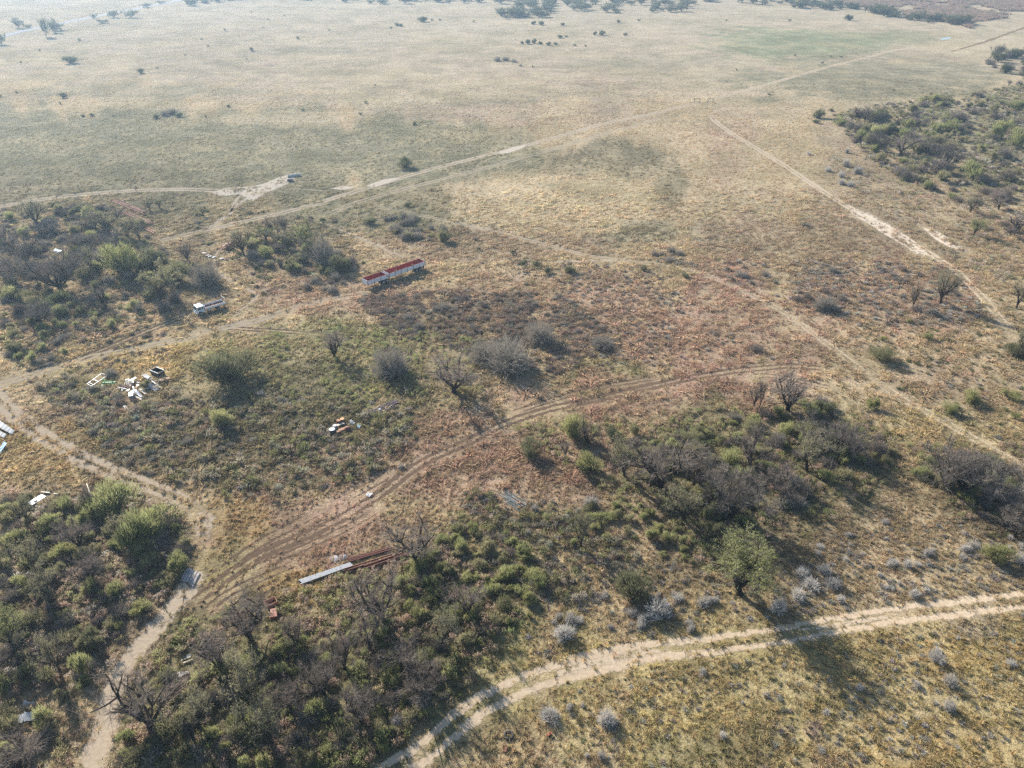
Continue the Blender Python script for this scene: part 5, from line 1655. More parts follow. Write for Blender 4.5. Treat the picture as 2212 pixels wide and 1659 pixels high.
pl = empty('green_plough', at(*h1(640, 580)), heading(h1(520, 570), h1(800, 560)))
tag(pl, 'bright green farm implement lying beside the steel frame', 'farm implement')
MB().tube([(-.9, 0, .55), (1.7, 0, .6)], .16, 12).build('beam', 'green_paint', pl)
MB().bar((-.6, -.5, .35), (-.6, .5, .5), .16, .2).build('cross_beam', 'green_paint', pl)
for s in (-.45, .45):
    MB().bar((-.6, s, .3), (-.75, s * .3, 1.5), .12, .12).build('hitch_arm', 'green_paint', pl)
MB().bar((-.72, 0, 1.45), (1.3, 0, .72), .08, .08).build('brace', 'green_paint', pl)
for x in (-.3, .6, 1.4):
    MB().bar((x, 0, .5), (x + .15, .1, .0), .12, .06).build('tine', 'green_paint', pl)
MB().box(-1.0, -.7, -.7, -.3, .0, .35).build('foot_plate', 'green_paint', pl)

sheet([h1(1090, 470), h1(1150, 500), h1(1320, 410), h1(1270, 380)], .5, 'cream_trough', 'cream_panel', 'cream coloured long panel above the scrap heap', 'panel', wave=.0, sag=-.1)
sheet([h1(1410, 350), h1(1560, 440), h1(1640, 380), h1(1500, 315)], .45, 'roof_sheet', 'white_sheet', 'uppermost white roof sheet of the scrap heap', wave=.04, n=10)
sheet([h1(1560, 430), h1(1630, 465), h1(1690, 430), h1(1640, 385)], .3, 'roof_sheet', 'cream_panel', 'small cream sheet next to the uppermost white roof sheet', wave=.03, n=8)
sheet([h1(1450, 530), h1(1720, 720), h1(1830, 670), h1(1600, 500)], .4, 'roof_sheet', 'grey_sheet', 'long grey corrugated sheet at the right of the scrap heap', wave=.05, n=22)
one(MB().tube([at(*h1(1660, 490), .25), at(*h1(1780, 580), .25), at(*h1(1890, 660), .25)], .16, 9), 'rolled_mesh', 'galvanised', 'thin grey roll along the right edge of the scrap heap', 'roll')
sheet([h1(1225, 715), h1(1390, 870), h1(1460, 860), h1(1330, 705)], (.6, .3, .3, .7), 'roof_sheet', 'white_sheet', 'bright white bent sheet in the middle of the scrap heap', sag=.1, n=12)
sheet([h1(1330, 670), h1(1490, 790), h1(1545, 770), h1(1400, 655)], .35, 'roof_sheet', 'cream_panel', 'narrow cream sheet right of the bright white bent sheet', n=12)
sheet([h1(1250, 830), h1(1380, 930), h1(1450, 890), h1(1330, 810)], .2, 'roof_sheet', 'cream_panel', 'cream sheet at the lower edge of the scrap heap', n=10)
fz = at(*h1(1190, 840))
o = one(MB().box(-.42, .42, -.85, .85, .05, .62), 'metal_cabinet', 'white_sheet', 'white metal cabinet lying on its back at the lower left of the scrap heap', 'cabinet', loc=fz, rz=R(24), bevel=.04)
MB().box(-.40, .40, -.83, .83, .625, .65).build('door', 'white_sheet', o)
MB().box(.28, .34, .2, .5, .652, .68).build('handle', 'dark_steel', o)
one(MB().box(-.22, .22, -.8, .8, .02, .08), 'plank', 'white_sheet', 'white plank alone below the scrap heap', 'plank', loc=at(*h1(1045, 1090)), rz=heading(h1(990, 1020), h1(1110, 1160)) + R(90))
rr = random.Random(21)
for i in range(26):
    a = at(*h1(rr.uniform(930, 1210), rr.uniform(540, 690)))
    th = rr.uniform(0, 3.14)
    L_ = rr.uniform(.6, 1.5)
    m = MB().bar((-L_ * math.cos(th), -L_ * math.sin(th), rr.uniform(.03, .5)), (L_ * math.cos(th), L_ * math.sin(th), rr.uniform(.03, .7)), .09, .06)
    one(m, 'scrap_bar', rr.choice(('galvanised', 'rust_light', 'grey_sheet', 'dark_steel', 'rust')), 'loose bar in the tangle at the left of the scrap heap', 'scrap bar', 'tangled bars of the scrap heap', loc=a)
for i in range(24):
    a = at(*h1(rr.gauss(1330, 130), rr.gauss(660, 90)))
    th = rr.uniform(0, 3.14)
    m = MB().box(-.36, .36, -.14, .14, 0, .03, Matrix.Translation((0, 0, .12 + .03 * (i % 12))) @ Matrix.Rotation(th, 4, 'Z') @ Matrix.Rotation(rr.uniform(-.4, .4), 4, 'X'))
    one(m, 'scrap_plate', rr.choice(('white_sheet', 'grey_sheet', 'dark_steel', 'grey_sheet', 'rust_light', 'galvanised')), 'crumpled plate in the middle of the scrap heap', 'scrap plate', 'crumpled plates of the scrap heap', loc=a)
dk = empty('skip_bin', at(*h1(1800, 330)), heading(h1(1620, 200), h1(1860, 300)))
tag(dk, 'dark steel bin with white edges behind the scrap heap', 'bin')
for y in (-.75, .75):
    MB().box(-1.3, 1.3, y - .03, y + .03, .1, 1.0).build('side_wall', 'dark_steel', dk)
    MB().box(-1.35, 1.35, y - .05, y + .05, 1.003, 1.08).build('rim', 'white_sheet' if y < 0 else 'galvanised', dk)
for x in (-1.3, 1.3):
    MB().box(x - .03, x + .03, -.72, .72, .1, 1.0).build('end_wall', 'dark_steel', dk)
MB().box(-1.27, 1.27, -.72, .72, .04, .099).build('floor', 'dark_steel', dk)
for k, (q, w, lab) in enumerate((((1900, 500), .95, 'larger orange box right of the scrap heap'), ((2022, 462), .6, 'smaller orange box at the far right of the scrap heap'))):
    o = one(MB().box(-w * .7, w * .7, -w * .5, w * .5, 0, .42), 'orange_box', 'orange_paint', lab, 'box', loc=at(*h1(*q)), rz=R(20 + 12 * k), bevel=.02)
    MB().box(-w * .72, w * .72, -w * .52, w * .52, .422, .46).build('lid', 'orange_paint', o)
rk = empty('small_rack', at(*h1(790, 810)), R(30))
tag(rk, 'small pale rack lying in the grass left of the scrap heap', 'rack')
for y in (-.35, .35):
    MB().bar((-.7, y, .25), (.7, y, .3), .05, .05).build('rail', 'cream_panel', rk)
for i in range(5):
    MB().bar((-.6 + i * .3, -.35, .22), (-.6 + i * .3, .35, .22), .05, .04).build('rung', 'cream_panel', rk)
tf = empty('red_trestle', at(*h1(1580, 1262)), R(10))
tag(tf, 'small red triangular frame in the grass below the scrap heap', 'frame')
for a, b in (((-.9, 0, .05), (.9, 0, .05)), ((-.9, 0, .06), (.25, 0, .75)), ((.9, 0, .06), (.25, 0, .75)), ((-.1, 0, .06), (.25, 0, .72))):
    MB().bar(a, b, .06, .06).build('bar', 'orange_paint', tf)

# -- drums and boards in the middle of the field (origin 691.3, 846.8, scale .10937)
def h2(x, y):
    return 691.3 + x * .10937, 846.8 + y * .10937

def drum(q, r, h, body, lid, label, name='drum', lay=None):
    m = MB()
    if lay is None:
        m.tube([(0, 0, 0), (0, 0, h * .33), (0, 0, h * .34), (0, 0, h * .36), (0, 0, h * .66), (0, 0, h * .67), (0, 0, h * .69), (0, 0, h)], [r, r, r * 1.05, r, r, r * 1.05, r, r], 14)
    else:
        m.tube([(-h / 2, 0, r), (-h * .17, 0, r), (-h * .16, 0, r), (h * .16, 0, r), (h * .17, 0, r), (h / 2, 0, r)], [r, r, r * 1.05, r * 1.05, r, r], 14)
    o = one(m, name, body, label, 'drum', loc=at(*h2(*q)), rz=lay or 0)
    if lay is None:
        MB().tube([(0, 0, h + .003), (0, 0, h + .04)], r * .92, 14).build('lid', lid, o)
    else:
        MB().tube([(h / 2 + .003, 0, r), (h / 2 + .03, 0, r)], r * .9, 14).build('lid', lid, o)
drum((250, 830), .62, 1.1, 'black_plastic', 'white_sheet', 'dark round tank with white top at the left of the rusty drums', 'tank')
drum((380, 640), .42, .95, 'rust', 'rust_light', 'rusty drum at the upper left of the drum group')
drum((450, 610), .42, .95, 'rust', 'orange_sheet', 'rusty drum with pale orange top in the drum group')
drum((550, 760), .4, 1.0, 'rust', 'rust', 'rusty drum lying on its side beside the boards', lay=R(30))
drum((300, 730), .4, .8, 'grey_sheet', 'white_sheet', 'small pale drum behind the dark round tank')
for k, (q, mt) in enumerate((((430, 790), 'brown_board'), ((470, 765), 'rust_light'), ((390, 690), 'cream_panel'))):
    one(MB().box(-.95, .95, -.3, .3, .45 + .06 * k, .5 + .06 * k).box(-.9, -.8, -.28, .28, 0, .449 + .06 * k).box(.8, .9, -.28, .28, 0, .449 + .06 * k), 'board_bench', mt,
        ('brown boards on low supports between the drums', 'rust brown boards beside the brown ones between the drums', 'cream boards behind the drums')[k], 'boards', loc=at(*h2(*q)), rz=R(38))
sheet([h2(580, 600), h2(650, 660), h2(700, 610), h2(620, 545)], (.2, .1, .35, .5), 'torn_sheet', 'white_sheet', 'torn white sheet right of the rusty drums', sag=.12, n=9)
sheet([h2(725, 690), h2(770, 730), h2(825, 660), h2(770, 625)], .15, 'plastic_sheet', 'pale_blue_plastic', 'pale blue plastic sheet right of the torn white sheet', 'plastic sheet', sag=.18, n=9)

pole_run('steel_pole', 'purple_grey_pipe', h2(960, 405), h2(1480, 160), 7, (8, 6), .075, 'upper purple grey pole of the pole stack near the spreading bare tree', 'pole', 'poles stacked near the spreading bare tree', seed=3, layers=2)
pole_run('steel_pole', 'purple_grey_pipe', h2(1130, 450), h2(1470, 250), 5, (6, 4.5), .075, 'lower purple grey pole of the pole stack near the spreading bare tree', 'pole', 'poles stacked near the spreading bare tree', seed=4, layers=2)
bl = at(*h2(1190, 395))
one(MB().tube([(0, 0, 0), (0, 0, .15), (0, 0, .42), (0, 0, .5)], [.2, .3, .26, .12], 12), 'white_can', 'white_sheet', 'small white can on the pole stack', 'can', loc=(bl.x, bl.y, .25), smooth=True)
for k, (a, b) in enumerate((((872, 818), (877, 855)), ((874, 836), (883, 852)))):
    pole_run('thin_pole', 'galvanised', a, b, 1, (0, 0), .05, ('longer', 'shorter')[k] + ' of two pale poles left of the spreading bare tree', 'pole', 'pale poles', seed=k + 8, jitter=.05, zslope=.5)

# -- silver beams, rusty pipes and sheets (origin 639.4, 1157.8, scale .10937)
def h3(x, y):
    return 639.4 + x * .10937, 1157.8 + y * .10937
for i in range(6):
    t = i / 5
    p, q = at(*h3(70 + 55 * t, 910 + 65 * t)), at(*h3(1080 + 50 * t, 565 + 50 * t))
    c = (p + q) / 2
    p, q = p - c, q - c
    d = (q - p).normalized()
    p += d * rnd.uniform(-.25, .25)
    m = MB()
    z = .12
    up = Vector((0, 0, 1))
    m.bar(p + up * (z + .0), q + up * (z + .0), .09, .03)
    m.bar(p + up * (z + .30), q + up * (z + .30), .09, .03)
    m.bar(p + up * (z + .15), q + up * (z + .15), .03, .268)
    one(m, 'steel_beam', 'galvanised', 'silver steel beam in the stack beside the red grass', 'steel beam', 'stacked silver steel beams', loc=c)
pole_run('rusty_pipe', 'rust', h3(1000, 650), h3(1920, 380), 5, (3, 10), .12, 'thick rusty pipe in the row continuing the silver beams', 'pipe', 'rusty pipes beside the silver beams', seed=31, layers=2)
pole_run('rusty_pipe', 'rust', h3(1350, 620), h3(2180, 330), 5, (2, 9), .12, 'rusty pipe at the bare tree end of the row', 'pipe', 'rusty pipes beside the silver beams', seed=32, layers=2)
pole_run('rusty_pipe', 'rust', h3(1010, 470), h3(1840, 230), 4, (3, 7), .12, 'rusty pipe lying above the silver beams', 'pipe', 'rusty pipes above the silver beams', seed=33)
pole_run('rusty_pipe', 'rust', h3(1100, 830), h3(1560, 560), 3, (10, 8), .06, 'thin rusty rod spread below the pipe row', 'rod', 'rusty rods below the pipe row', seed=34)
for k, (a, b, c, d, mt) in enumerate((((690, 520), (740, 525), (730, 400), (690, 420), 'cream_panel'), ((760, 520), (835, 500), (815, 390), (765, 380), 'white_sheet'), ((862, 480), (900, 470), (900, 395), (865, 400), 'white_sheet'),
                                      ((930, 490), (1000, 440), (995, 365), (935, 375), 'white_sheet'), ((905, 470), (925, 470), (950, 330), (910, 330), 'rust_light'))):
    sheet([h3(*a), h3(*b), h3(*c), h3(*d)], (.03, .03, .35, .35), 'broken_panel', mt, ('leftmost', 'second from the left', 'middle', 'rightmost', 'rust stained')[k] + ' broken panel above the silver beams', 'panel', wave=.01, sag=.04, n=6)

# -- blue green pipes (origin 1037, 1054, scale .0547)
def h4(x, y):
    return 1037 + x * .0547, 1054 + y * .0547
pole_run('painted_pipe', 'blue_green_paint', h4(740, 250), h4(1760, 830), 5, (14, -9), .05, 'upper blue green pipe in the loose stack on red grass', 'pipe', 'blue green pipes', seed=41, jitter=.3)
pole_run('painted_pipe', 'blue_green_paint', h4(920, 540), h4(1640, 950), 5, (7, -9), .05, 'lower blue green pipe in the loose stack on red grass', 'pipe', 'blue green pipes', seed=42, jitter=.3)
pole_run('painted_pipe', 'galvanised', h4(1180, 430), h4(1760, 800), 2, (3, -4), .05, 'silver pipe lying across the blue green stack', 'pipe', 'silver pipes on the blue green stack', seed=43, z=.2)

# -- timber sleepers on the sandy road
def h5(x, y):
    return 362.9 + x * .0469, 1209.7 + y * .0469
rr = random.Random(9)
for i in range(9):
    t = i / 8
    a, b = h5(620 + 560 * t + rr.uniform(-30, 30), 1000 + 240 * t + rr.uniform(-40, 40)), h5(930 + 560 * t + rr.uniform(-30, 30), 400 + 210 * t + rr.uniform(-40, 40))
    p, q = at(*a), at(*b)
    c = (p + q) / 2
    c.z = 0
    m = MB()
    p, q = p - c, q - c
    p.z = q.z = .12
    mid = p.lerp(q, .5) + Vector((rr.uniform(-.05, .05), rr.uniform(-.05, .05), rr.uniform(-.01, .03)))
    m.tube([p, p.lerp(mid, .5), mid, mid.lerp(q, .5), q], [rr.uniform(.1, .14) for _ in range(5)], 7)
    one(m, 'timber_log', 'old_timber', 'weathered grey log laid across the sandy road', 'log', 'weathered logs on the road', loc=c)

# -- red boxes beside the bare tree (origin 553, 1278.8, scale .0859)
def h6(x, y):
    return 553 + x * .0859, 1278.8 + y * .0859
ob = empty('open_box', at(*h6(390, 330)), heading(h6(310, 290), h6(430, 235)))
tag(ob, 'open topped rusty red box beside the bare tree', 'box')
for y in (-.55, .55):
    MB().box(-.75, .75, y - .03, y + .03, 0, .8).build('side_wall', 'rust_light', ob)
for x in (-.75, .75):
    MB().box(x - .03, x + .03, -.52, .52, 0, .8).build('end_wall', 'rust_light', ob)
MB().box(-.72, .72, -.52, .52, .0, .04).build('floor', 'dark_steel', ob)
o = one(MB().box(-.45, .45, -.7, .7, .02, .62), 'red_box', 'orange_paint', 'closed red box below the open topped one', 'box', loc=at(*h6(465, 600)), rz=R(12), bevel=.02)
MB().box(-.47, .47, -.72, .72, .622, .68).build('lid', 'orange_paint', o)
MB().box(-.16, .0, .3, .45, .682, .72).build('hatch', 'rust', o)
pole_run('rusty_rod', 'rust', h6(1520, 1090), h6(1780, 970), 4, (7, 6), .06, 'rusty rod in the small stack right of the red boxes', 'rod', 'rusty rods right of the red boxes', seed=51)
pole_run('fence_post', 'old_timber', h6(1240, 1280), h6(1250, 1060), 1, (0, 0), .05, 'grey post leaning among the trees right of the red boxes', 'post', None, seed=52, zslope=.5)

# -- sheets and bonnet at the left edge
sheet([(-30, 908), (25, 938), (31, 930), (-20, 895)], (.5, .5, .9, .9), 'roof_sheet', 'white_sheet', 'upper white and rust stained sheet at the left edge by the sandy road', n=16)
sheet([(-30, 928), (8, 946), (14, 938), (-25, 918)], (.3, .3, .6, .6), 'roof_sheet', 'white_sheet', 'lower white sheet at the left edge by the sandy road', n=14)
pole_run('dark_rail', 'dark_steel', (22, 934), (37, 945), 1, (0, 0), .07, 'dark rail poking out from under the white sheets at the left edge', 'rail', None, seed=61, jitter=.02)
sheet([(-6, 975), (-2, 981), (15, 958), (9, 953)], .5, 'blue_panel', 'blue_paint', 'blue panel lying at the left edge below the sandy road', 'panel', wave=.015, n=8)

def h7(x, y):
    return 17.3 + x * .0625, 1486.2 + y * .0625
sheet([h7(500, 620), h7(700, 660), h7(780, 520), h7(600, 420)], (.5, .3, .9, 1.1), 'crumpled_sheet', 'white_sheet', 'upper crumpled white sheet in the lower left thicket', sag=.15, n=8)
sheet([h7(740, 560), h7(860, 560), h7(1020, 485), h7(830, 480)], (.7, .5, .4, .8), 'crumpled_sheet', 'white_sheet', 'pointed white strip beside the upper crumpled sheet', sag=.08, n=8)
sheet([h7(590, 1080), h7(800, 1030), h7(720, 840), h7(570, 830)], (.7, .7, 1.0, 1.0), 'crumpled_sheet', 'white_sheet', 'lower crumpled white sheet behind the grey blue bonnet', sag=.1, n=8)
bn = empty('car_bonnet', at(*h7(700, 1190)), heading(h7(420, 1250), h7(980, 1120)))
tag(bn, 'grey blue car bonnet propped up in the lower left thicket', 'car bonnet')
m = MB()
prof = [(-1.2, .55), (-.9, .95), (.0, 1.15), (.9, .95), (1.2, .6)]
for y in (-.45, .55):
    for x, z in prof:
        m.v.append((x, y, z - (.25 if y < 0 else 0)))
for i in range(4):
    m.f.append((i, i + 1, 6 + i, 5 + i))
o = m.build('panel', 'grey_sheet', bn)
o.modifiers.new('thickness', 'SOLIDIFY').thickness = .04
MB().box(-1.0, 1.0, .3, .5, .0, .55).build('support', 'black_plastic', bn)

# -- shed roof, poles and frames at the top of the lower left thicket (origin 0, 1019.6, scale .10156)
def h8(x, y):
    return x * .10156, 1019.6 + y * .10156
tb = empty('work_table', at(*h8(830, 690)), heading(h8(720, 720), h8(930, 590)))
tag(tb, 'white topped work table at the top of the lower left thicket', 'table')
MB().box(-1.2, 1.2, -.6, .6, 1.0, 1.06).build('table_top', 'white_sheet', tb)
for x in (-1.1, 1.1):
    for y in (-.5, .5):
        MB().bar((x, y, 0), (x, y, .999), .06, .06, (1, 0, 0)).build('leg', 'dark_steel', tb)
MB().box(-.5, -.1, -.3, .1, 1.062, 1.2).build('tray', 'cream_panel', tb)
pole_run('long_pole', 'cream_panel', h8(1850, 265), h8(1970, 605), 1, (0, 0), .08, 'long whitish pole leaning by the grey bushes at the left', 'pole', None, seed=71, jitter=.02, zslope=.3)
pole_run('plank', 'cream_panel', h8(890, 445), h8(1060, 460), 1, (0, 0), .09, 'pale plank above the white topped table', 'plank', None, seed=72, jitter=.02, square=True)
pole_run('plank', 'cream_panel', h8(1160, 480), h8(1250, 490), 1, (0, 0), .08, 'short pale plank right of the longer one above the table', 'plank', None, seed=73, jitter=.02, square=True)
pole_run('grey_rail', 'old_timber', h8(1620, 525), h8(1900, 560), 4, (0, 15), .06, 'grey rail in the stack below the long whitish pole', 'rail', 'grey rails below the whitish pole', seed=74, layers=2)
pole_run('grey_rail', 'galvanised', h8(1230, 1430), h8(1340, 1370), 1, (0, 0), .1, 'short silver bar lying in the lower left thicket', 'bar', None, seed=75, jitter=.02, square=True)
fp = empty('pole_trestle', at(*h8(1740, 1190)), R(-6))
tag(fp, 'low frame of thin grey poles in the lower left thicket', 'frame')
for x in (-1.1, .2):
    MB().bar((x, 0, 0), (x, 0, 1.1), .07, .07, (1, 0, 0)).build('leg', 'old_timber', fp)
MB().bar((-1.3, 0, 1.13), (2.0, 0, 1.2), .07, .07).build('rail', 'old_timber', fp)
pole_run('pale_stick', 'cream_panel', (188, 1388), (209, 1420), 1, (0, 0), .05, 'thin pale stick in the brush left of the sandy road', 'stick', None, seed=76, jitter=.02)
one(MB().box(-.3, .3, -.25, .25, .1, .6), 'rusty_box', 'rust_light', 'small rusty box among the bushes at the left edge', 'box', loc=at(79, 1223), rz=R(20))

# -- timber pieces above the greenish tree
def h9(x, y):
    return 345.6 + x * .0625, 1382.4 + y * .0625
pole_run('old_plank', 'cream_panel', h9(740, 740), h9(1090, 600), 2, (3, 6), .07, 'pale plank lying above the greenish tree', 'plank', 'planks above the greenish tree', seed=81, square=True, jitter=.05)
pole_run('old_plank', 'old_timber', h9(600, 1330), h9(980, 1190), 4, (-3, -8), .06, 'grey plank in the stack left of the greenish tree', 'plank', 'grey planks left of the greenish tree', seed=82, square=True, jitter=.2)
pole_run('old_plank', 'old_timber', h9(430, 1250), h9(470, 1560), 4, (9, -2), .06, 'grey plank lying across the stack left of the greenish tree', 'plank', 'grey planks left of the greenish tree', seed=83, square=True, jitter=.2)
sheet([h9(840, 600), h9(1000, 620), h9(1100, 500), h9(980, 490)], .2, 'grey_board', 'grey_sheet', 'small grey panel behind the pale planks', 'panel', n=6)

# -- rusty pipe rows in the left thicket (origin 172.8, 414.7, scale .0859)
def h10(x, y):
    return 172.8 + x * .0859, 414.7 + y * .0859
for k, (a, b, nm) in enumerate((((840, 205), (1620, 505), 'first'), ((930, 190), (1650, 515), 'rear'), ((1040, 480), (1790, 765), 'middle'), ((1220, 540), (1850, 790), 'inner'), ((1510, 820), (1900, 1015), 'front'))):
    pole_run('rusty_pipe', 'rust' if k % 2 else 'rust_light', h10(*a), h10(*b), 6, (-3, 5), .10, 'long rusty pipe in the ' + nm + ' pipe row of the left thicket', 'pipe', nm + ' pipe row of the left thicket', seed=90 + k, z=.25, jitter=.5, layers=2)
rr = random.Random(33)
for i in range(34):
    a = at(*h10(rr.uniform(1080, 1640), rr.uniform(380, 620)))
    th = rr.uniform(0, 3.14)
    one(MB().bar((-.9 * math.cos(th), -.9 * math.sin(th), rr.uniform(.05, .9)), (.9 * math.cos(th), .9 * math.sin(th), rr.uniform(.05, 1.1)), .1, .08), 'rusty_bracket', rr.choice(('rust', 'rust', 'rust_light')),
        'rusty bracket heaped between the pipe rows', 'bracket', 'rusty brackets between the pipe rows', loc=a)
pole_run('dark_pipe', 'dark_steel', (78, 511), (172, 500), 3, (1, 2), .14, 'long dark pipe lying behind the largest brown tree', 'pipe', 'dark pipes behind the largest brown tree', seed=98, z=.2, layers=2)
sheet([(114, 544), (126, 547), (138, 541), (122, 538)], (.4, .3, .5, .7), 'tarpaulin', 'pale_blue_plastic', 'pale blue tarpaulin below the top left tree', 'tarpaulin', wave=.02, sag=.25, n=9)
for k, x in enumerate((20, 31, 53)):
    one(MB().box(-.07, .07, -.07, .07, 0, 1.3), 'white_post', 'white_paint', ('left', 'middle', 'right')[k] + ' of three white posts at the left edge', 'post', 'white posts at the left edge', loc=at(x, 538 - k * 1.5))
one(MB().bar(at(0, 541) - at(25, 538) + Vector((0, 0, .9)), at(56, 534) - at(25, 538) + Vector((0, 0, .9)), .08, .08), 'white_rail', 'cream_panel', 'pale rail running past the three white posts', 'rail', loc=at(25, 538))

# -- red scrap heap
rr = random.Random(44)
for i in range(110):
    t = rr.random()
    px, py = 482 + 46 * t + rr.gauss(0, 2), 541 - 20 * t + rr.gauss(0, 2.6)
    a = at(px, py)
    th, ph = rr.uniform(0, 3.14), rr.uniform(-.9, .9)
    d = Vector((math.cos(th) * math.cos(ph), math.sin(th) * math.cos(ph), math.sin(ph))) * rr.uniform(.5, 1.0)
    z = max(.1, 1.5 * (1 - abs(t - .6) * .7) * rr.random()) + abs(d.z)
    one(MB().bar(-d, d, .22, .09), 'red_scrap_piece', rr.choice(('rust', 'rust_light', 'orange_paint', 'rust')), 'rusty red piece of the scrap heap below the straight dirt road', 'scrap piece', 'pieces of the red scrap heap', loc=(a.x, a.y, z))
for k, (x, y, mt) in enumerate(((442, 548, 'white_sheet'), (455, 555, 'pale_blue_plastic'), (479, 560, 'white_sheet'), (449, 553, 'purple_grey_pipe'), (462, 557, 'white_sheet'))):
    one(MB().box(-.6, .6, -.35, .35, .05, .3, Matrix.Rotation(.3 * k, 4, 'Z')), 'rubbish_bag', mt, ('leftmost white scrap', 'pale blue scrap', 'rightmost white scrap', 'purple grey scrap', 'middle white scrap')[k] + ' under the small bare tree by the red heap', 'scrap',
        loc=at(x, y), bevel=.12)
pole_run('green_frame_bar', 'green_paint', (655, 590), (688, 600), 4, (4, -5), .05, 'thin green bar lying in the shade left of the trailers', 'bar', 'green bars in the shade left of the trailers', seed=99)

# -- water troughs by the bare sand
tr_ = empty('water_trough', at(635, 381), heading((622, 383), (648, 380)))
tag(tr_, 'long dark water trough at the end of the bare sand', 'trough')
for y in (-.5, .5):
    MB().box(-2.4, 2.4, y - .07, y + .07, 0, .75).build('long_wall', 'concrete', tr_)
for x in (-2.33, 2.33):
    MB().box(x - .07, x + .07, -.43, .43, 0, .75).build('end_wall', 'concrete', tr_)
MB().box(-2.26, 2.26, -.43, .43, .02, .45).build('water_surface', 'window_glass', tr_)
t2 = empty('small_trough', at(627, 391.5), R(6))
tag(t2, 'small square trough below the long one on the bare sand', 'trough')
for y in (-.5, .5):
    MB().box(-1.0, 1.0, y - .06, y + .06, 0, .8).build('long_wall', 'white_sheet' if y > 0 else 'dark_steel', t2)
for x in (-.94, .94):
    MB().box(x - .06, x + .06, -.44, .44, 0, .8).build('end_wall', 'dark_steel', t2)
MB().box(-.88, .88, -.44, .44, .02, .5).build('water_surface', 'window_glass', t2)

# -- gate frames at the crossing of the dirt roads
for k, (x, y, lab) in enumerate(((1505, 222, 'left timber gate frame where the dirt roads meet'), (1534, 222, 'right timber gate frame where the dirt roads meet'))):
    g = empty('gate_frame', at(x, y), R(5))
    tag(g, lab, 'gate frame')
    for s in (-1.4, 1.4):
        MB().box(s - .12, s + .12, -.12, .12, 0, 2.2).build('post', 'dark_steel', g)
    MB().box(-1.5, 1.5, -.07, .07, 1.9, 2.05).build('rail', 'dark_steel', g)
    MB().box(-1.28, 1.28, -.06, .06, .5, .62).build('rail', 'dark_steel', g)
    MB().bar((-1.4, .0, .3), (-3.4, .0, .05), .1, .1).build('brace', 'dark_steel', g)

# -- fallen tree, stumps, tyre
ft = empty('fallen_tree', at(1155, 855), heading((1135, 842), (1175, 868)))
tag(ft, 'fallen dead tree with a pale broken end above the field track', 'fallen tree')
L0 = (at(1135, 842) - at(1175, 868)).length
MB().tube([(-L0 * .5, 0, .35), (-L0 * .2, .1, .3), (L0 * .1, 0, .25), (L0 * .5, .15, .15)], [.2, .18, .14, .06], 8).build('trunk', 'bark_grey', ft)
MB().tube([(-L0 * .62, -.05, .4), (-L0 * .44, 0, .36)], [.17, .21], 8).build('broken_end', 'twig_white', ft)
b = twig_shrub(555, 1.6, 1.0, 60, .04, 4)
o = link('branches', b.mesh('branches', 'twig_dark'), ft, (L0 * .25, 0, .1))
for k, (x, y, h, lab) in enumerate(((418, 1602, 2.2, 'black dead stump in the bottom centre thicket'), (573, 1650, 2.4, 'black dead stump at the bottom edge of the thicket'), (1040, 727, 1.6, 'dark stump with pale cut in the brushy band below the trailers'))):
    s = MB().tube([(0, 0, -.1), (.08, .05, h * .4), (.0, .12, h * .75), (-.1, .1, h)], [.22, .16, .14, .08], 7).build('dead_stump', 'bark_dark', None, at(x, y))
    tag(s, lab, 'stump')
    MB().tube([(-.02, .12, h * .6), (.4, .3, h * .85)], [.07, .04], 5).build('snag', 'bark_dark', s)
ty = at(1099, 1590)
V, F = [], []
for i in range(20):
    t = 2 * math.pi * i / 20
    for k in range(8):
        a = 2 * math.pi * k / 8
        q = .48 + .15 * math.cos(a)
        V.append((math.cos(t) * q, math.sin(t) * q, .16 + .14 * math.sin(a)))
for i in range(20):
    for k in range(8):
        F.append((i * 8 + k, ((i + 1) % 20) * 8 + k, ((i + 1) % 20) * 8 + (k + 1) % 8, i * 8 + (k + 1) % 8))
tag(link('old_tyre', mesh_np('old_tyre', V, F, 'black_rubber', smooth=True), None, ty), 'old black tyre lying in the grass below the sandy road', 'tyre')
one(MB().box(-.3, .3, -.15, .15, .02, .3).bar((0, 0, .3), (.35, .2, .7), .06, .06), 'red_scrap_part', 'orange_paint', 'small bright red scrap part right of the old tyre', 'scrap', loc=at(1187, 1588), rz=R(30))
one(MB().box(-.35, .35, -.2, .2, .02, .25), 'red_scrap_part', 'rust', 'dark red scrap part below the old tyre', 'scrap', loc=at(1092, 1620), rz=R(70))
sheet([(790, 1070), (798, 1074), (806, 1066), (796, 1064)], .15, 'torn_plastic', 'white_sheet', 'torn white plastic lying beside the field track', 'plastic litter', wave=.02, sag=.12, n=8)

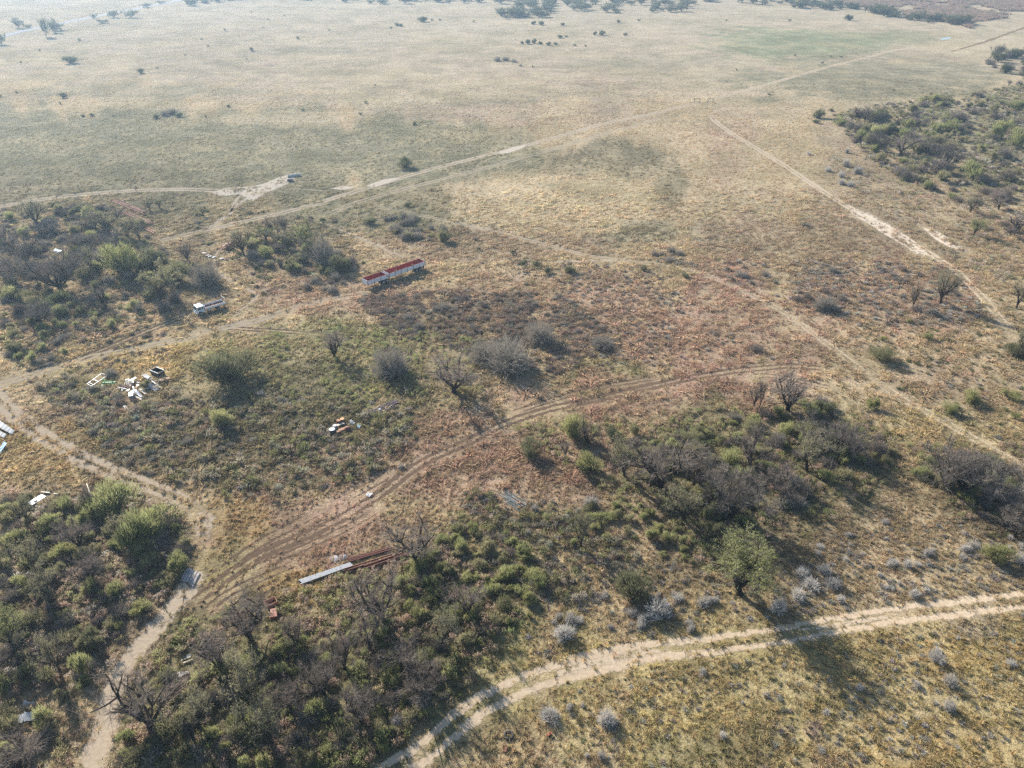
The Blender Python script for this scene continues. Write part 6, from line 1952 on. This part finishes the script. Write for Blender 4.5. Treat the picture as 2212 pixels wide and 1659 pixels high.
# -- cattle on the green patch
def cow():
    sk = bpy.data.meshes.new('cow')
    P = [(0, 0, 1.02, .34), (.55, 0, 1.06, .36), (-.6, 0, 1.06, .34), (.95, 0, 1.2, .2), (1.25, 0, 1.05, .15), (1.5, 0, .85, .09), (-.9, 0, 1.15, .12), (-1.0, 0, .7, .04)]
    E_ = [(0, 1), (0, 2), (1, 3), (3, 4), (4, 5), (2, 6), (6, 7)]
    for bi, x in ((1, .62), (2, -.68)):
        for s in (-.2, .2):
            n = len(P)
            back = -.06 if bi == 2 else .02
            P += [(x, s, .72, .13), (x + back, s, .38, .07), (x, s, .04, .065)]
            E_ += [(bi, n), (n, n + 1), (n + 1, n + 2)]
    sk.from_pydata([p[:3] for p in P], E_, [])
    sk.materials.append(MATS['hide_black'])
    o = bpy.data.objects.new('cow', sk)
    col.objects.link(o)
    md = o.modifiers.new('skin', 'SKIN')
    for v, p in zip(sk.skin_vertices[0].data if sk.skin_vertices else [], P):
        v.radius = (p[3], p[3])
    sk.skin_vertices[0].data[0].use_root = True
    o.modifiers.new('smooth', 'SUBSURF').levels = 1
    dg = bpy.context.evaluated_depsgraph_get()
    me = bpy.data.meshes.new_from_object(o.evaluated_get(dg))
    bpy.data.objects.remove(o)
    return me
cow_me = cow()
for k, (x, y, a, lab) in enumerate(((1717, 122, 12, 'black cow farthest left on the green patch'), (1794, 124, 120, 'black cow seen end on at the lower edge of the green patch'), (1817, 126, 170, 'black cow farthest right, just below the green patch'),
                                    (1776, 138, 8, 'black cow lowest of the four, nearest the dirt road'))):
    o = link('cow', cow_me, None, at(x, y))
    o.rotation_euler = (0, 0, R(a))
    tag(o, lab, 'cow', 'cattle on the green patch')

# ------------------------------------------------------------------ haze: one even box of air round camera and land
hz = MB().box(-2620, 2620, -2620, 2620, -1.0, 96.0)
mh, nh, oh = mat('haze_air')
pv = nh.nodes.new('ShaderNodeVolumePrincipled')
pv.inputs['Color'].default_value = (.55, .78, 1.0, 1)
pv.inputs['Density'].default_value = 0.00020
pv.inputs['Anisotropy'].default_value = 0.4
nh.links.new(pv.outputs[0], oh.inputs['Volume'])
ho = hz.build('haze', 'haze_air')
ho['kind'] = 'stuff'
